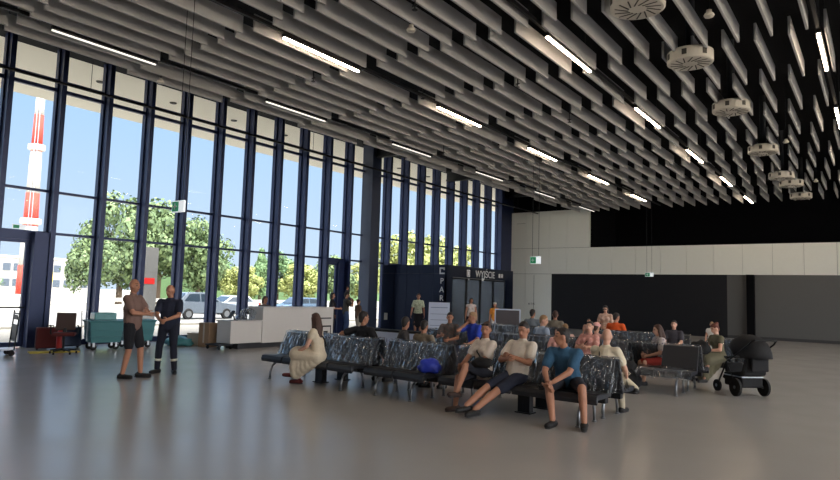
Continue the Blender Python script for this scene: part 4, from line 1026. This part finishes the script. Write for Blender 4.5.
def car(x, y, rz, paint, label, suv):
    o = empty('car', (x, y, GZ), R(rz), label=label, cat='car')
    h = 1.62 if suv else 1.40
    prof = [(-2.15, .35), (-2.2, .62), (-2.1, .92), (-1.0, 1.02), (1.55, 1.02), (2.05, .98), (2.2, .70), (2.15, .35)] if suv else [(-2.15, .32), (-2.2, .55), (-2.05, .78), (-1.0, .88), (1.5, .92), (2.1, .85), (2.2, .6), (2.15, .32)]
    MB().prism(prof, -.87, .87, .06).build('body', M[paint], o, False)
    hb = .88 if not suv else 1.0
    cab = [(-1.05, hb), (-.25, h-.04), (.1, h), (1.3, h-.03), (2.0 if suv else 1.75, hb+.02)]
    mb = MB(); mb.rings([[V((q*(.80 if i in (0, 4) else .66), y_, z_)) for i, (y_, z_) in enumerate(cab)] for q in (-1, 1)]); mb.build('cabin', M[paint], o)
    g = MB()
    for q in (-1, 1):
        f = lambda y_, z_: V((q*(.815-.145*(z_-hb)/(h-hb)), y_, z_))
        g.bm.faces.new([g.bm.verts.new(f(*p)) for p in ((-.80, hb+.06), (-.20, h-.12), (.45, h-.09), (.45, hb+.06))])
        g.bm.faces.new([g.bm.verts.new(f(*p)) for p in ((.53, hb+.06), (.53, h-.09), (1.22, h-.12), (1.62, hb+.08))])
    for p in (((-.98, hb+.05), (-.31, h-.09)), ((1.93 if suv else 1.70, hb+.06), (1.40, h-.08))):
        (y0, z0), (y1, z1) = p; s_ = -1 if y0 < 0 else 1; e = .025*s_
        g.bm.faces.new([g.bm.verts.new(q) for q in (V((-.70, y0+e, z0+.02)), V((.70, y0+e, z0+.02)), V((.60, y1+e, z1+.02)), V((-.60, y1+e, z1+.02)))])
    g.build('windows', M['carglass'], o)
    for q in (-1, 1):
        for yy in (-1.35, 1.35):
            w = MB().lathe([(0, -.11), (.30, -.11), (.33, -.07), (.33, .07), (.30, .11), (0, .11)], (q*.80, yy, .33), 20, 'x').build('wheel', M['rubber'], o)
            MB().lathe([(0, -.118), (.19, -.118), (.19, .118), (0, .118)], (q*.80, yy, .33), 14, 'x').build('hub_cap', M['steel'], w)
        MB().box(q*.72-.13, q*.72+.13, 2.10, 2.2, .74, .88).build('tail_light', M['redpaint'], o)
        MB().box(q*.66-.15, q*.66+.15, -2.19, -2.1, .66, .78).build('headlight', M['steel'], o)
car(-34, 24.0, 180, 'carsilver', 'silver car parked outside behind the uniformed man', True)
car(-36.5, 34.5, 0, 'cardark', 'blue grey car outside behind the white counter', False)
car(-39.5, 30.4, 0, 'carwhite', 'white car outside between the silver and the blue grey cars', False)
# totem, fence, poles
o = empty('totem_sign', (-30, 18.1, GZ), R(90), label='grey sign pillar with a red panel outside behind the two standing men', cat='sign')
MB().box(-.40, .40, -.12, .12, 0, 3.85, .01).build('post', M['greywall'], o); MB().box(-.30, .26, -.13, -.12, 2.0, 2.3).box(-.30, .26, .12, .13, 2.0, 2.3).build('red_panel', M['redpaint'], o); MB().box(-.36, .30, -.13, -.12, 2.6, 3.7).box(-.36, .30, .12, .13, 2.6, 3.7).build('grey_panel', M['greywall'], o)
o = empty('guard_rail', (-46, 34, GZ), label='long pale guard rail along the far side of the road', cat='guard rail')
MB().box(-.03, .03, -30, 50, .70, .98).box(-.03, .03, -30, 50, .35, .5).build('rail', M['concrete'], o)
for k in range(20): MB().box(-.05, .05, -29.9+4*k, -29.8+4*k, 0, 1.0).build('post', M['offwhite'], o)
for x, y, h, lab in ((-50, 23.2, 3.7, 'thin street pole outside left of the tree clump'), (-44.5, 29.3, 4.4, 'thin street pole outside in front of the tree clump'), (-44.5, 60.2, 5.6, 'pale street pole seen through the second glass door')):
    o = MB().tube([(0, 0, 0), (0, 0, h)], [.09, .06], 10).lathe([(0, 0), (.16, 0), (.16, .1), (0, .1)], n=12).build('street_pole', M['offwhite']); put(o, (x, y, GZ)); tag(o, lab, 'pole')
o = empty('road_sign', (-42, 18.6, GZ), R(90), label='yellow road sign on a post outside right of the door post', cat='road sign')
MB().tube([(0, 0, 0), (0, 0, 2.6)], .04, 8).build('post', M['steel'], o); MB().box(-.3, .3, -.03, -.02, 2.0, 2.6).build('plate', M['yellowmat'], o)

# ------------------------------------------------------------------ light and camera
w = bpy.data.worlds.new('sky'); C.scene.world = w; w.use_nodes = True
nt = w.node_tree; n = nt.nodes; bg = n['Background']
tc = n.new('ShaderNodeTexCoord'); sp = n.new('ShaderNodeSeparateXYZ'); rp = n.new('ShaderNodeValToRGB')
nt.links.new(tc.outputs['Generated'], sp.inputs[0]); nt.links.new(sp.outputs['Z'], rp.inputs[0]); 
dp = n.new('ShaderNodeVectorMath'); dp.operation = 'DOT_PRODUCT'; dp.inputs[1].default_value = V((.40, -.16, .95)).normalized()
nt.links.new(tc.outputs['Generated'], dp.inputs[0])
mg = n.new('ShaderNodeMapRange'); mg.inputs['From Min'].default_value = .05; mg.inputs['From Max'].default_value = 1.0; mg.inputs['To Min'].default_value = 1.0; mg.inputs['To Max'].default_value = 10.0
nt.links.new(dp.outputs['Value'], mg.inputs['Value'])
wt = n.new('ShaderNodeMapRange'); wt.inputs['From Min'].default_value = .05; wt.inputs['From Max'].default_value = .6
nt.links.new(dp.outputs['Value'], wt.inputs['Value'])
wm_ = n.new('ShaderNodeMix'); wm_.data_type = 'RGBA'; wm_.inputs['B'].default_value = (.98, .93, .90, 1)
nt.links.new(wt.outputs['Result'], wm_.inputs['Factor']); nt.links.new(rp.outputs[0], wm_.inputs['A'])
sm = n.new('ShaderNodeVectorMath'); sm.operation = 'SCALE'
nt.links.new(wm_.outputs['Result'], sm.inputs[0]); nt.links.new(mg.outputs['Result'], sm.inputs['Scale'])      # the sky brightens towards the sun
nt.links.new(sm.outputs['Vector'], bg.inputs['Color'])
e = rp.color_ramp.elements; e[0].position = 0; e[0].color = S(206, 222, 240); e[1].position = 1; e[1].color = S(96, 150, 214)
x = e.new(.30); x.color = S(168, 206, 246)
x = e.new(.55); x.color = S(130, 182, 238)
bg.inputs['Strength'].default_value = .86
sl = bpy.data.lights.new('sun', 'SUN'); sl.energy = 4.4; sl.color = (1, .95, .88); sl.angle = R(.6)
so = bpy.data.objects.new('sun', sl); COL.objects.link(so); so.rotation_euler = V((-.40, .16, -.95)).to_track_quat('-Z', 'Y').to_euler()
pl = bpy.data.lights.new('window_portal', 'AREA'); pl.shape = 'RECTANGLE'; pl.size = 42; pl.size_y = 8.3; pl.cycles.is_portal = True
po = bpy.data.objects.new('window_portal', pl); COL.objects.link(po)
pl2 = pl.copy(); pl2.size = 36; pl2.size_y = 7.5; po2 = bpy.data.objects.new('window_portal_right', pl2); COL.objects.link(po2)
po2.location = (13.9, 11, 4.15); po2.rotation_euler = V((-1, 0, 0)).to_track_quat('-Z', 'Z').to_euler()
po.location = (WX+.6, 14, 4.15); po.rotation_euler = V((1, 0, 0)).to_track_quat('-Z', 'Z').to_euler()
cam = bpy.data.cameras.new('camera'); cam.sensor_width = 36; cam.lens = 36*F0/840; cam.clip_end = 800
co = bpy.data.objects.new('camera', cam); COL.objects.link(co)
mw = Matrix((CR, CU, -fwd)).transposed().to_4x4(); mw.translation = CAM; co.matrix_world = mw
sc = C.scene; sc.camera = co
sc.view_settings.view_transform = 'Standard'; sc.view_settings.look = 'None'; sc.view_settings.gamma = 1; sc.view_settings.exposure = 0.5
try: sc.cycles.use_denoising = True; sc.cycles.denoiser = 'OPENIMAGEDENOISE'; sc.cycles.denoising_input_passes = 'RGB_ALBEDO_NORMAL'
except Exception: pass
sc.cycles.max_bounces = 10; sc.cycles.diffuse_bounces = 5; sc.cycles.glossy_bounces = 4; sc.cycles.transparent_max_bounces = 24
sc.cycles.sample_clamp_indirect = 4; sc.cycles.caustics_reflective = False; sc.cycles.caustics_refractive = False
